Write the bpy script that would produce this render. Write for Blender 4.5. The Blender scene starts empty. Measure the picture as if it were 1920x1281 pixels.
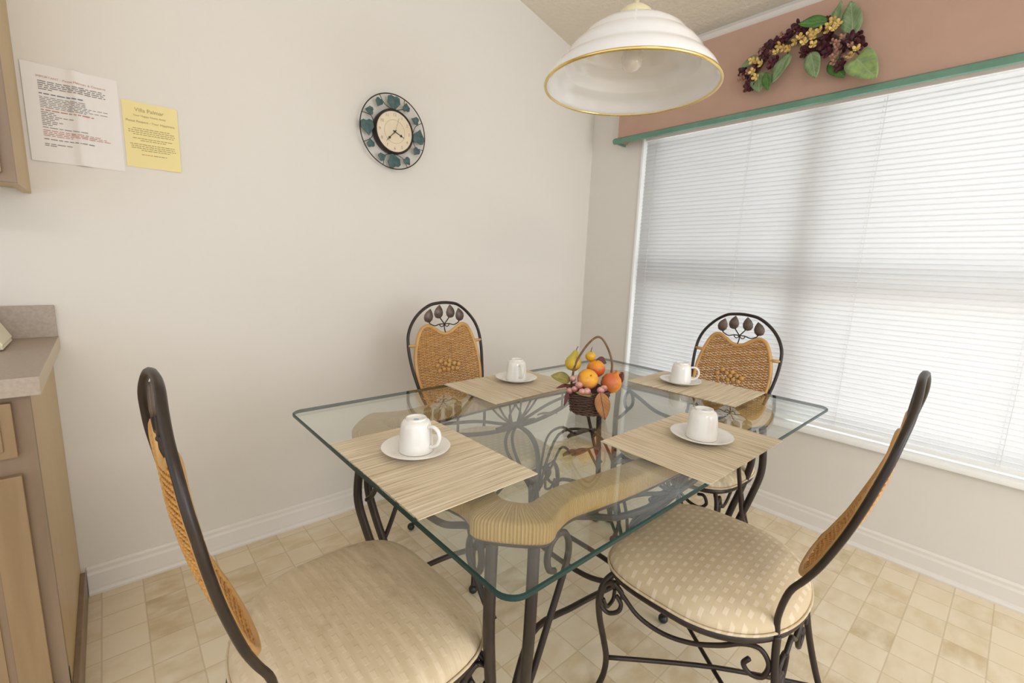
import bpy, bmesh, math, random
from mathutils import Vector, Matrix
random.seed(7)
sc = bpy.context.scene
PI = math.pi
# ------------------------------------------------------------------ camera
FPX = 853.79
cam_d = bpy.data.cameras.new('camera'); cam = bpy.data.objects.new('camera', cam_d)
sc.collection.objects.link(cam); sc.camera = cam
cam_d.sensor_fit = 'HORIZONTAL'; cam_d.sensor_width = 36.0; cam_d.lens = FPX / 1920 * 36.0
cam_d.clip_start = 0.02; cam_d.clip_end = 200
yaw, pitch, roll = [math.radians(a) for a in (48.2197, -9.6419, 2.2662)]
fw = Vector((math.cos(pitch)*math.cos(yaw), math.cos(pitch)*math.sin(yaw), math.sin(pitch)))
rt = fw.cross(Vector((0, 0, 1))).normalized(); up = rt.cross(fw)
r2 = rt*math.cos(roll) + up*math.sin(roll); u2 = -rt*math.sin(roll) + up*math.cos(roll)
M = Matrix((r2, u2, -fw)).transposed().to_4x4(); M.translation = Vector((-2.48381, -2.05608, 1.21461))
cam.matrix_world = M
# ------------------------------------------------------------------ world, lights, exposure
w = bpy.data.worlds.new('daylight'); sc.world = w; w.use_nodes = True
bg = w.node_tree.nodes['Background']; bg.inputs[0].default_value = (0.92, 1.0, 1.10, 1); bg.inputs[1].default_value = 1.0
sc.view_settings.view_transform = 'Standard'; sc.view_settings.look = 'None'
sc.view_settings.gamma = 1.0; sc.view_settings.use_curve_mapping = False
sc.view_settings.exposure = 0.40
def area(name, loc, size, power, col, rot=(0, 0, 0)):
    l = bpy.data.lights.new(name, 'AREA'); l.shape = 'RECTANGLE'; l.size = size[0]; l.size_y = size[1]
    l.energy = power; l.color = col
    o = bpy.data.objects.new(name, l); o.location = loc; o.rotation_euler = rot; sc.collection.objects.link(o)
    return o
sl = bpy.data.lights.new('sun', 'SUN'); sl.energy = 5.0; sl.angle = math.radians(3); sl.color = (1.0, 1.0, 1.0)
so_ = bpy.data.objects.new('sun', sl); sc.collection.objects.link(so_)
so_.rotation_euler = Vector((math.cos(math.radians(75)), 0.02, math.sin(math.radians(75)))).to_track_quat('Z', 'Y').to_euler()
area('clock_wall_fill', (-0.95, -5.15, 1.45), (1.6, 2.0), 40, (0.95, 0.98, 1.0), (math.radians(90), 0, math.radians(2)))  # unseen fill panel added to brighten the clock wall; no door stands here
# unseen overhead lamp, added behind the viewpoint to lift the dim lower left wall
area('overhead_fill', (-3.3, -4.3, 2.75), (1.3, 0.6), 38, (1.0, 0.95, 0.88))

# ------------------------------------------------------------------ materials
def mat(name, col, rough=0.5, metal=0.0, spec=0.5, noise=None, bump=None, trans=0.0, coat=0.0):
    m = bpy.data.materials.new(name); m.use_nodes = True; nt = m.node_tree
    b = nt.nodes['Principled BSDF']
    b.inputs['Base Color'].default_value = (*col, 1); b.inputs['Roughness'].default_value = rough
    b.inputs['Metallic'].default_value = metal; b.inputs['Specular IOR Level'].default_value = spec
    b.inputs['Transmission Weight'].default_value = trans; b.inputs['Coat Weight'].default_value = coat
    tc = nt.nodes.new('ShaderNodeTexCoord')
    if noise:   # (scale xyz, colour2, lo, hi)
        mp = nt.nodes.new('ShaderNodeMapping'); nt.links.new(tc.outputs['Object'], mp.inputs[0]); mp.inputs['Scale'].default_value = noise[0]
        n = nt.nodes.new('ShaderNodeTexNoise'); nt.links.new(mp.outputs[0], n.inputs[0]); n.inputs['Scale'].default_value = 1; n.inputs['Detail'].default_value = 4
        r = nt.nodes.new('ShaderNodeValToRGB'); nt.links.new(n.outputs[0], r.inputs[0])
        r.color_ramp.elements[0].position = noise[2]; r.color_ramp.elements[0].color = (*col, 1)
        r.color_ramp.elements[1].position = noise[3]; r.color_ramp.elements[1].color = (*noise[1], 1)
        nt.links.new(r.outputs[0], b.inputs['Base Color'])
    if bump:    # (scale xyz, strength, distance)
        mp = nt.nodes.new('ShaderNodeMapping'); nt.links.new(tc.outputs['Object'], mp.inputs[0]); mp.inputs['Scale'].default_value = bump[0]
        n = nt.nodes.new('ShaderNodeTexNoise'); nt.links.new(mp.outputs[0], n.inputs[0]); n.inputs['Scale'].default_value = 1; n.inputs['Detail'].default_value = 3
        bp = nt.nodes.new('ShaderNodeBump'); bp.inputs['Strength'].default_value = bump[1]; bp.inputs['Distance'].default_value = bump[2]
        nt.links.new(n.outputs[0], bp.inputs['Height']); nt.links.new(bp.outputs[0], b.inputs['Normal'])
    return m
def srgb(r, g, b):
    f = lambda c: (c/255/12.92) if c/255 <= 0.04045 else ((c/255+0.055)/1.055)**2.4
    return (f(r), f(g), f(b))
class NT:
    def __init__(s, m): s.m = m; s.nt = m.node_tree; s.b = s.nt.nodes['Principled BSDF']
    def n(s, t, **kw):
        x = s.nt.nodes.new(t)
        for k, v in kw.items(): setattr(x, k, v)
        return x
    def l(s, a, b): s.nt.links.new(a, b)
    def math(s, op, a, b=None, c=None):
        x = s.n('ShaderNodeMath', operation=op)
        for i, v in enumerate((a, b, c)):
            if v is None: continue
            if isinstance(v, (int, float)): x.inputs[i].default_value = v
            else: s.l(v, x.inputs[i])
        return x.outputs[0]
    def mix(s, f, a, b):
        x = s.n('ShaderNodeMix', data_type='RGBA')
        for i, v in ((0, f), (6, a), (7, b)):
            if isinstance(v, tuple): x.inputs[i].default_value = (*v, 1)
            elif isinstance(v, (int, float)): x.inputs[i].default_value = v
            else: s.l(v, x.inputs[i])
        return x.outputs[2]
    def obj(s): return s.n('ShaderNodeTexCoord').outputs['Object']
    def xyz(s, v):
        x = s.n('ShaderNodeSeparateXYZ'); s.l(v, x.inputs[0]); return x.outputs
    def noise(s, vec, scale, detail=3):
        mp = s.n('ShaderNodeMapping'); s.l(vec, mp.inputs[0]); mp.inputs['Scale'].default_value = scale if isinstance(scale, tuple) else (scale,)*3
        n = s.n('ShaderNodeTexNoise'); s.l(mp.outputs[0], n.inputs[0]); n.inputs['Scale'].default_value = 1; n.inputs['Detail'].default_value = detail
        return n.outputs[0]
    def ramp(s, v, *st):
        r = s.n('ShaderNodeValToRGB'); s.l(v, r.inputs[0]); e = r.color_ramp.elements
        while len(e) < len(st): e.new(0.5)
        for i, (p, c) in enumerate(st): e[i].position = p; e[i].color = (*c, 1)
        return r.outputs[0]
    def bump(s, h, strength, dist):
        bp = s.n('ShaderNodeBump'); bp.inputs['Strength'].default_value = strength; bp.inputs['Distance'].default_value = dist
        s.l(h, bp.inputs['Height']); s.l(bp.outputs[0], s.b.inputs['Normal'])

m_wall = mat('wall_paint', (0.735, 0.688, 0.625), 0.75, spec=0.25, bump=((60, 60, 60), 0.12, 0.002))
m_ceil = mat('ceiling_texture', (0.76, 0.68, 0.57), 0.9, spec=0.1, bump=((45, 45, 45), 0.6, 0.006))
m_trim = mat('white_trim_paint', (0.76, 0.71, 0.65), 0.45)
m_white = mat('white_gloss_paint', (0.87, 0.86, 0.83), 0.35)
m_mauve = mat('mauve_board', (0.50, 0.315, 0.235), 0.6, noise=((6, 6, 6), (0.465, 0.29, 0.21), 0.3, 0.7))
m_green = mat('green_painted_trim', (0.115, 0.25, 0.18), 0.35, noise=((8, 8, 8), (0.16, 0.30, 0.22), 0.4, 0.7))
m_iron = mat('dark_bronze_metal', (0.020, 0.0125, 0.009), 0.38, spec=0.4, noise=((9, 9, 9), (0.040, 0.026, 0.018), 0.45, 0.75))
m_iron2 = mat('dark_leaf_metal', (0.16, 0.115, 0.095), 0.45, metal=0.3, noise=((40, 40, 40), (0.10, 0.07, 0.055), 0.4, 0.7))
m_rubber = mat('black_foot_cap', (0.012, 0.012, 0.012), 0.4)
m_rattan = mat('honey_rattan', (0.60, 0.30, 0.07), 0.4, noise=((30, 30, 90), (0.40, 0.17, 0.035), 0.45, 0.8))
m_rimrat = mat('rattan_cane_rim', (0.60, 0.34, 0.11), 0.38, noise=((14, 14, 14), (0.47, 0.24, 0.07), 0.4, 0.8))
m_porc = mat('white_porcelain', (0.83, 0.80, 0.75), 0.14, spec=0.6, coat=0.3)
m_shade = mat('white_enamel_shade', (0.82, 0.80, 0.79), 0.06, spec=0.6, coat=0.4)
m_gold = mat('polished_brass', (0.80, 0.60, 0.22), 0.18, metal=0.9)
m_cream = mat('cream_plastic', (0.78, 0.73, 0.55), 0.45)
m_counter = mat('greige_laminate', (0.42, 0.345, 0.275), 0.42, noise=((120, 120, 120), (0.36, 0.29, 0.23), 0.35, 0.7))
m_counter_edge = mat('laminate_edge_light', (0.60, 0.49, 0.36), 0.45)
m_cab_side = mat('maple_side_panel', (0.56, 0.40, 0.20), 0.4, noise=((6, 6, 1.2), (0.50, 0.34, 0.16), 0.35, 0.7))
m_cab_face = mat('pickled_oak_face', (0.27, 0.185, 0.12), 0.45, noise=((30, 30, 2), (0.22, 0.145, 0.09), 0.35, 0.7))
m_cab_door = mat('oak_door', (0.33, 0.22, 0.115), 0.42, noise=((30, 30, 2), (0.26, 0.165, 0.08), 0.35, 0.7))
m_dark = mat('near_black_brown', (0.02, 0.016, 0.012), 0.7)  # even dark colour of the clock hands and cabinet hinge

# floor vinyl: square tiles, each its own tint, marbled
def floor_mat():
    m = mat('vinyl_tile_floor', (0.7, 0.6, 0.4), 0.32, spec=0.45); k = NT(m)
    x, y, z = k.xyz(k.obj())
    u = k.math('DIVIDE', k.math('ADD', x, 1.447), 0.114); v = k.math('DIVIDE', k.math('ADD', y, 1.819), 0.1095)
    iu = k.math('FLOOR', u); iv = k.math('FLOOR', v)
    cv = k.n('ShaderNodeCombineXYZ'); k.l(iu, cv.inputs[0]); k.l(iv, cv.inputs[1])
    wn = k.n('ShaderNodeTexWhiteNoise', noise_dimensions='3D'); k.l(cv.outputs[0], wn.inputs[0])
    tint = k.ramp(wn.outputs[0], (0, (0.56, 0.435, 0.25)), (0.35, (0.68, 0.545, 0.34)), (0.7, (0.72, 0.60, 0.41)), (1, (0.80, 0.69, 0.50)))
    off = k.n('ShaderNodeVectorMath', operation='MULTIPLY_ADD'); k.l(cv.outputs[0], off.inputs[0]); off.inputs[1].default_value = (3.7, 5.1, 0); k.l(k.obj(), off.inputs[2])
    n = k.noise(off.outputs[0], (9, 16, 1), 5)
    c = k.mix(k.ramp(n, (0.35, (0, 0, 0)), (0.68, (1, 1, 1))), tint, (0.80, 0.70, 0.53))
    def edge(t):
        f = k.math('FRACT', t); a = k.math('ABSOLUTE', k.math('SUBTRACT', f, 0.5)); return k.math('GREATER_THAN', a, 0.482)
    g = k.math('MAXIMUM', edge(u), edge(v))
    c = k.mix(k.math('MULTIPLY', g, 0.55), c, (0.52, 0.40, 0.235))
    k.l(c, k.b.inputs['Base Color'])
    k.bump(k.math('SUBTRACT', 1, g), 0.12, 0.001)
    return m
m_floor = floor_mat()
# seat cushion damask: rows of short light dashes
def seat_mat(name, worn):
    m = mat(name, (0.5, 0.42, 0.3), 0.62, spec=0.25); k = NT(m)
    x, y, z = k.xyz(k.obj())
    r = k.math('DIVIDE', y, 0.021); ir = k.math('FLOOR', r)
    sh = k.math('MULTIPLY', k.math('MODULO', k.math('ABSOLUTE', ir), 2), 0.5)
    c0 = k.math('ADD', k.math('DIVIDE', x, 0.033), sh)
    fx = k.math('ABSOLUTE', k.math('SUBTRACT', k.math('FRACT', c0), 0.5)); fy = k.math('ABSOLUTE', k.math('SUBTRACT', k.math('FRACT', r), 0.5))
    e = k.math('MAXIMUM', fx, k.math('MULTIPLY', fy, 1.15))
    d = k.ramp(e, (0.20, (1, 1, 1)), (0.30, (0, 0, 0)))
    base = k.ramp(k.noise(k.obj(), 7), (0.3, (0.55, 0.435, 0.275)), (0.7, (0.62, 0.50, 0.335)))
    amt = 0.10 if worn else 0.48
    dm = k.math('MULTIPLY', d, amt)
    c = k.mix(dm, base, (0.80, 0.68, 0.53))
    if worn:
        st = k.noise(k.obj(), (6, 60, 6), 4)
        c = k.mix(k.ramp(st, (0.42, (0, 0, 0)), (0.72, (0.7, 0.7, 0.7))), c, (0.74, 0.61, 0.44))
        s2 = k.noise(k.obj(), (10, 14, 10), 3)
        c = k.mix(k.ramp(s2, (0.60, (0, 0, 0)), (0.75, (0.5, 0.5, 0.5))), c, (0.36, 0.275, 0.165))
    k.l(c, k.b.inputs['Base Color']); k.bump(d, 0.25, 0.002)
    return m
m_seat = seat_mat('cream_damask_fabric', False); m_seat_worn = seat_mat('worn_cream_damask_fabric', True)
# placemat: fine paper-straw ribs along the short side (local X)
def mat_mat():
    m = mat('woven_straw_mat', (0.6, 0.5, 0.35), 0.7, spec=0.2); k = NT(m)
    o = k.obj(); x, y, z = k.xyz(o)
    n1 = k.noise(o, (3, 220, 1), 3); n2 = k.noise(o, (10, 60, 1), 3); n3 = k.noise(o, 5, 2)
    c = k.ramp(n1, (0.3, (0.36, 0.27, 0.165)), (0.5, (0.64, 0.535, 0.385)), (0.7, (0.88, 0.80, 0.67)))
    c = k.mix(k.ramp(n2, (0.4, (0, 0, 0)), (0.75, (0.6, 0.6, 0.6))), c, (0.80, 0.68, 0.50))
    c = k.mix(0.22, c, k.ramp(n3, (0.35, (0.60, 0.48, 0.29)), (0.65, (0.78, 0.66, 0.48))))
    k.l(c, k.b.inputs['Base Color'])
    s = k.math('SINE', k.math('MULTIPLY', y, 2*PI/0.0036)); k.bump(s, 0.35, 0.0008)
    return m
m_mat = mat_mat()
def wrap_mat():   # cane wrapped round the table rim, ribs across (UV.x = metres along)
    m = mat('wrapped_cane', (0.6, 0.4, 0.17), 0.5, spec=0.3); k = NT(m)
    uv = k.n('ShaderNodeTexCoord').outputs['UV']; x, y, z = k.xyz(uv)
    n = k.noise(uv, (260, 3, 1), 3)
    s = k.math('SINE', k.math('MULTIPLY', x, 2*PI/0.0048))
    c = k.ramp(n, (0.3, (0.40, 0.235, 0.075)), (0.7, (0.58, 0.37, 0.135)))
    c = k.mix(k.ramp(s, (0.0, (0.55, 0.55, 0.55)), (0.35, (0, 0, 0))), c, (0.28, 0.165, 0.055))
    k.l(c, k.b.inputs['Base Color']); k.bump(s, 0.6, 0.0012)
    return m
m_wrap = wrap_mat()
def glass_mat(name, tint, rough=0.0):
    m = bpy.data.materials.new(name); m.use_nodes = True; nt = m.node_tree; nt.nodes.clear()
    o = nt.nodes.new('ShaderNodeOutputMaterial'); mx = nt.nodes.new('ShaderNodeMixShader'); t = nt.nodes.new('ShaderNodeBsdfTransparent')
    g = nt.nodes.new('ShaderNodeBsdfGlossy'); f = nt.nodes.new('ShaderNodeFresnel'); f.inputs[0].default_value = 1.52
    t.inputs[0].default_value = (*tint, 1); g.inputs['Roughness'].default_value = rough; g.inputs[0].default_value = (1, 1, 1, 1)
    ge = nt.nodes.new('ShaderNodeNewGeometry'); mi = nt.nodes.new('ShaderNodeMapRange'); mi.inputs[3].default_value = 1.52; mi.inputs[4].default_value = 1/1.52
    nt.links.new(ge.outputs['Backfacing'], mi.inputs[0]); nt.links.new(mi.outputs[0], f.inputs[0])   # same pane reflectance from either side
    nt.links.new(f.outputs[0], mx.inputs[0]); nt.links.new(t.outputs[0], mx.inputs[1]); nt.links.new(g.outputs[0], mx.inputs[2]); nt.links.new(mx.outputs[0], o.inputs[0])
    return m
m_glass = glass_mat('clear_table_glass', (0.955, 0.985, 0.965))
m_pane = glass_mat('window_glass', (0.97, 0.98, 0.98))
m_bulb = glass_mat('bulb_glass', (0.93, 0.92, 0.90), 0.02)
m_gedge = mat('green_glass_edge', (0.006, 0.034, 0.030), 0.25, spec=0.35)
def slat_mat():
    m = mat('white_vinyl_slat', (0.90, 0.89, 0.88), 0.45); k = NT(m)
    tr = k.n('ShaderNodeBsdfTranslucent'); tr.inputs[0].default_value = (0.95, 0.94, 0.93, 1)
    mx = k.n('ShaderNodeMixShader'); mx.inputs[0].default_value = 0.7
    out = k.nt.nodes['Material Output']; k.l(k.b.outputs[0], mx.inputs[1]); k.l(tr.outputs[0], mx.inputs[2]); k.l(mx.outputs[0], out.inputs[0])
    return m
m_slat = slat_mat()
def fruit_mat(name, c1, c2, axis='z', lo=0.3, hi=0.7, sc_=18):
    m = mat(name, c1, 0.38, spec=0.4); k = NT(m)
    g = k.n('ShaderNodeTexCoord').outputs['Generated']; x, y, z = k.xyz(g)
    v = k.math('ADD', {'x': x, 'y': y, 'z': z}[axis], k.math('MULTIPLY', k.math('SUBTRACT', k.noise(g, 3), 0.5), 0.9))
    c = k.ramp(v, (lo, c1), (hi, c2)); k.l(c, k.b.inputs['Base Color'])
    return m
def leaf_mat(name, c1, c2, vein=None):
    m = mat(name, c1, 0.5, spec=0.3); k = NT(m)
    g = k.n('ShaderNodeTexCoord').outputs['UV']; x, y, z = k.xyz(g)
    c = k.ramp(k.noise(g, 4), (0.35, c1), (0.65, c2))
    ax = k.math('ABSOLUTE', k.math('SUBTRACT', y, 0.5))
    rib = k.math('SINE', k.math('MULTIPLY', k.math('SUBTRACT', x, k.math('MULTIPLY', ax, 0.7)), 44))
    c = k.mix(k.ramp(rib, (0.86, (0, 0, 0)), (1.0, (0.7, 0.7, 0.7))), c, vein or tuple(a*0.6 for a in c1))
    c = k.mix(k.math('LESS_THAN', ax, 0.025), c, vein or tuple(a*0.55 for a in c1))
    k.l(c, k.b.inputs['Base Color']); return m

# ------------------------------------------------------------------ mesh helpers
def link(name, bm, m, parent=None, smooth=True, mats=None, angle=None):
    me = bpy.data.meshes.new(name); bmesh.ops.recalc_face_normals(bm, faces=bm.faces[:]); bm.to_mesh(me); bm.free()
    for x in (mats or [m]): me.materials.append(x)
    if smooth:
        me.polygons.foreach_set('use_smooth', [True]*len(me.polygons))
    if smooth and angle:
        try: me.set_sharp_from_angle(angle=math.radians(angle))
        except Exception: pass
    o = bpy.data.objects.new(name, me); sc.collection.objects.link(o)
    if parent: o.parent = parent
    return o
def thing(name, label, cat, loc=(0, 0, 0), rotz=0, group=None):
    o = bpy.data.objects.new(name, None); o.empty_display_size = 0.1; sc.collection.objects.link(o)
    o.location = loc; o.rotation_euler = (0, 0, rotz); o['label'] = label; o['category'] = cat
    if group: o['group'] = group
    return o
def tag(o, label, cat, group=None, kind=None):
    o['label'] = label; o['category'] = cat
    if group: o['group'] = group
    if kind: o['kind'] = kind
    return o
def struct(o): o['kind'] = 'structure'; return o
def box(bm, c, s, bev=0, mi=0):
    r = bmesh.ops.create_cube(bm, size=1); vs = r['verts']
    for v in vs: v.co = Vector((v.co.x*s[0]+c[0], v.co.y*s[1]+c[1], v.co.z*s[2]+c[2]))
    fs = set(f for v in vs for f in v.link_faces)
    for f in fs: f.material_index = mi
    if bev:
        es = list(set(e for f in fs for e in f.edges))
        rr = bmesh.ops.bevel(bm, geom=es, offset=bev, segments=2, affect='EDGES', profile=0.7)
        for f in rr['faces']: f.material_index = mi
def bb(bm, lo, hi, bev=0, mi=0):
    box(bm, [(a+b)/2 for a, b in zip(lo, hi)], [b-a for a, b in zip(lo, hi)], bev, mi)
def cr(pts, n=6, closed=False):   # Catmull-Rom
    P = [Vector(p) for p in pts]; out = []; N = len(P)
    rng = range(N if closed else N-1)
    for i in rng:
        if closed: a, b, c, d = P[(i-1) % N], P[i], P[(i+1) % N], P[(i+2) % N]
        else: a, b, c, d = P[max(i-1, 0)], P[i], P[i+1], P[min(i+2, N-1)]
        for k in range(n):
            t = k/n
            out.append(0.5*((2*b) + (-a+c)*t + (2*a-5*b+4*c-d)*t*t + (-a+3*b-3*c+d)*t**3))
    if not closed: out.append(P[-1])
    return out
def tube(bm, pts, r, seg=8, closed=False, n=6, raw=False, radii=None, sq=None, mi=0):
    P = [Vector(p) for p in pts] if raw else cr(pts, n, closed)
    N = len(P); rings = []; nrm = None
    for i, p in enumerate(P):
        a = P[(i-1) % N] if (closed or i > 0) else P[i]; b = P[(i+1) % N] if (closed or i < N-1) else P[i]
        t = (b-a); t = t.normalized() if t.length > 1e-9 else Vector((0, 0, 1))
        if nrm is None:
            nrm = t.orthogonal().normalized() if abs(t.z) > 0.95 else t.cross(Vector((0, 0, 1))).normalized()
        nrm = (nrm - t*nrm.dot(t)); nrm = nrm.normalized() if nrm.length > 1e-6 else t.orthogonal().normalized()
        bn = t.cross(nrm); rr = radii[min(int(i/(N-1)*(len(radii)-1)+0.5), len(radii)-1)] if radii else r
        ring = []
        for k in range(seg):
            an = 2*PI*k/seg; ca, sa = math.cos(an), math.sin(an)
            sx, sy = (sq if sq else (1, 1))
            ring.append(bm.verts.new(p + nrm*ca*rr*sx + bn*sa*rr*sy))
        rings.append(ring)
    for i in range(N if closed else N-1):
        A, B = rings[i], rings[(i+1) % N]
        for k in range(seg):
            f = bm.faces.new((A[k], A[(k+1) % seg], B[(k+1) % seg], B[k])); f.material_index = mi
    if not closed:
        bm.faces.new(rings[0][::-1]).material_index = mi; bm.faces.new(rings[-1]).material_index = mi
def lathe(bm, prof, c=(0, 0, 0), seg=48, mi=0, sx=1, sy=1):
    rings = []
    for r, z in prof:
        if r < 1e-6: rings.append([bm.verts.new((c[0], c[1], c[2]+z))])
        else: rings.append([bm.verts.new((c[0]+r*sx*math.cos(2*PI*k/seg), c[1]+r*sy*math.sin(2*PI*k/seg), c[2]+z)) for k in range(seg)])
    for A, B in zip(rings, rings[1:]):
        for k in range(seg):
            k2 = (k+1) % seg
            if len(A) == 1 and len(B) == 1: break
            if len(A) == 1: f = bm.faces.new((A[0], B[k2], B[k]))
            elif len(B) == 1: f = bm.faces.new((A[k], A[k2], B[0]))
            else: f = bm.faces.new((A[k], A[k2], B[k2], B[k]))
            f.material_index = mi
def ball(bm, c, r, sz=(1, 1, 1), u=16, v=10):
    rr = bmesh.ops.create_uvsphere(bm, u_segments=u, v_segments=v, radius=r)
    for x in rr['verts']: x.co = Vector((x.co.x*sz[0]+c[0], x.co.y*sz[1]+c[1], x.co.z*sz[2]+c[2]))
def prism(bm, pts, axis, lo, hi, mi=0):   # pts 2D extruded along axis
    def mk(p, t):
        return {'x': (t, p[0], p[1]), 'y': (p[0], t, p[1]), 'z': (p[0], p[1], t)}[axis]
    A = [bm.verts.new(mk(p, lo)) for p in pts]; B = [bm.verts.new(mk(p, hi)) for p in pts]
    n = len(pts)
    for f in [bm.faces.new(A[::-1]), bm.faces.new(B)] + [bm.faces.new((A[i], A[(i+1) % n], B[(i+1) % n], B[i])) for i in range(n)]: f.material_index = mi
def leaf(bm, base, tip, nrm, width, curl=0.15, fold=0.12, th=0.0009, heart=False, n=12):
    base, tip, nrm = Vector(base), Vector(tip), Vector(nrm).normalized()
    ax = tip-base; L = ax.length; ax.normalize(); sd = ax.cross(nrm).normalized(); nn = sd.cross(ax).normalized()
    uvl = bm.loops.layers.uv.verify(); top = []; bot = []
    W = 5
    for i in range(n+1):
        t = i/n
        w_ = width*0.5*(math.sin(PI*min(1, t**0.75))**0.8 if not heart else (math.sin(PI*(0.12+0.88*t)**0.62)**0.7 if t < 1 else 0))
        w_ = max(w_, width*0.012)
        rt_, rb = [], []
        for j in range(-W//2+1, W//2+1):
            s = j/(W//2)
            p = base + ax*(L*t) + sd*(w_*s) + nn*(-abs(s)*w_*-fold*1.5 - curl*L*(t*t) + 0.02*L*math.sin(9*t+3*s))
            rt_.append((bm.verts.new(p+nn*th), (t, 0.5+0.5*s*w_/(width*0.5)))); rb.append((bm.verts.new(p-nn*th), (t, 0.5+0.5*s*w_/(width*0.5))))
        top.append(rt_); bot.append(rb)
    def face(q):
        f = bm.faces.new([a[0] for a in q])
        for lo_, a in zip(f.loops, q): lo_[uvl].uv = a[1]
    m_ = len(top[0])
    for i in range(n):
        for j in range(m_-1):
            face([top[i][j], top[i][j+1], top[i+1][j+1], top[i+1][j]]); face([bot[i][j], bot[i+1][j], bot[i+1][j+1], bot[i][j+1]])
        face([top[i][0], top[i+1][0], bot[i+1][0], bot[i][0]]); face([top[i][-1], bot[i][-1], bot[i+1][-1], top[i+1][-1]])
    for e in (0, n):
        for j in range(m_-1): face([top[e][j], bot[e][j], bot[e][j+1], top[e][j+1]])
def copy_tree(o, parent=None):
    c = o.copy(); sc.collection.objects.link(c)
    if parent: c.parent = parent
    for ch in list(o.children): copy_tree(ch, c)
    return c
def text_bm(s, size, extrude=0.0):
    cu = bpy.data.curves.new('lettering', 'FONT'); cu.body = s; cu.size = size; cu.extrude = extrude; cu.align_x = 'CENTER'; cu.align_y = 'CENTER'
    o = bpy.data.objects.new('lettering', cu); sc.collection.objects.link(o)
    dg = bpy.context.evaluated_depsgraph_get(); me = bpy.data.meshes.new_from_object(o.evaluated_get(dg))
    bm = bmesh.new(); bm.from_mesh(me); bpy.data.objects.remove(o); bpy.data.curves.remove(cu); bpy.data.meshes.remove(me)
    return bm
def add_bm(dst, src, mtx, mi=0):
    vm = {v: dst.verts.new(mtx @ v.co) for v in src.verts}
    for f in src.faces:
        try: dst.faces.new([vm[v] for v in f.verts]).material_index = mi
        except ValueError: pass

# ------------------------------------------------------------------ room
bm = bmesh.new(); bb(bm, (-5.2, -5.2, -0.1), (0.2, 0.2, 0)); struct(link('floor', bm, m_floor, smooth=False))
bm = bmesh.new()
prism(bm, [(0.14, -0.1), (0.14, 2.43), (0, 2.462), (-1.5, 2.807), (-1.5, 3.0), (-5.2, 3.0), (-5.2, -0.1)], 'y', 0, 0.14)
struct(link('wall_left', bm, m_wall, smooth=False))
# window wall with an opening (z .48-2.03, y -.385 .. -2.95), drywall reveals
WY0, WY1, WZ0, WZ1 = -0.385, -2.95, 0.47, 2.03
bm = bmesh.new()
bb(bm, (0, WY0, 0), (0.14, 0, 2.52)); bb(bm, (0, -5.2, 0), (0.14, WY1, 2.52))
bb(bm, (0, WY1, 0), (0.14, WY0, WZ0)); bb(bm, (0, WY1, WZ1), (0.14, WY0, 2.52))
struct(link('wall_right', bm, m_wall, smooth=False))
bm = bmesh.new()
prism(bm, [(0.14, 2.43), (0, 2.462), (-3.0, 3.152), (-5.2, 3.152), (-5.2, 3.25), (-3.0, 3.25), (0.14, 2.53)], 'y', -5.2, 0.14)
struct(link('ceiling', bm, m_ceil, smooth=False))
# baseboards with shoe moulding
prof = [(0, 0), (0.026, 0), (0.027, 0.008), (0.022, 0.017), (0.013, 0.021), (0.012, 0.070), (0.008, 0.080), (0.008, 0.092), (0.003, 0.100), (0, 0.101)]
bm = bmesh.new(); prism(bm, [(-a, b) for a, b in prof], 'x', -2.62, -0.001); struct(link('baseboard_left', bm, m_trim, smooth=False))
bm = bmesh.new(); prism(bm, [(-a, b) for a, b in prof], 'y', -5.0, -0.001); struct(link('baseboard_right', bm, m_trim, smooth=False))
bm = bmesh.new(); bb(bm, (-0.050, -5.0, 2.379), (0, -0.001, 2.425), 0.004); struct(link('trim_1', bm, m_trim, smooth=False))
# sill and reveals
bm = bmesh.new(); bb(bm, (-0.032, WY1-0.02, 0.470), (0.10, WY0+0.02, 0.494), 0.008); struct(link('trim_2', bm, m_white, smooth=False))
bm = bmesh.new(); bb(bm, (-0.006, WY0-0.012, 0.494), (0.10, WY0, 1.99)); struct(link('trim_3', bm, m_white, smooth=False))
# window frame: two sashes a side, centre mullion, meeting rails, glass
wi = thing('window_1', 'white framed window behind the closed blind', 'window', (0.105, (WY0+WY1)/2, 0.494))
del wi['label']; del wi['category']; struct(wi); wi.rotation_euler = (0, 0, 0)
bm = bmesh.new(); hw = (WY0-WY1)/2; H = 1.536
for y0, y1, z0, z1 in [(-hw, hw, 0, 0.05), (-hw, hw, H-0.05, H), (-hw, -hw+0.05, 0, H), (hw-0.05, hw, 0, H), (0.3775-0.042, 0.3775+0.042, 0, H), (-0.62-0.042, -0.62+0.042, 0, H), (-hw, hw, 0.625, 0.672), (-hw, hw, 0.705, 0.735)]:
    bb(bm, (-0.02, y0, z0), (0.03, y1, z1), 0.003)
link('window_frame', bm, m_white, wi, smooth=False)
bm = bmesh.new(); bb(bm, (0.003, -hw+0.03, 0.03), (0.007, hw-0.03, H-0.03)); link('pane', bm, m_pane, wi, smooth=False)
# outdoors: covered patio seen only as soft tones through the slats
m_conc = mat('pale_concrete', (0.86, 0.85, 0.83), 0.8); m_soff = mat('patio_soffit', (0.78, 0.77, 0.79), 0.8)
bm = bmesh.new(); bb(bm, (0.14, -9, -0.15), (12, 6, -0.05)); struct(link('ground', bm, m_conc, smooth=False))
bm = bmesh.new(); bb(bm, (0.14, -9, 2.45), (0.47, 6, 2.6)); bb(bm, (0.41, -9, 2.25), (0.47, 6, 2.45)); struct(link('patio_roof', bm, m_soff, smooth=False))

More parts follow.
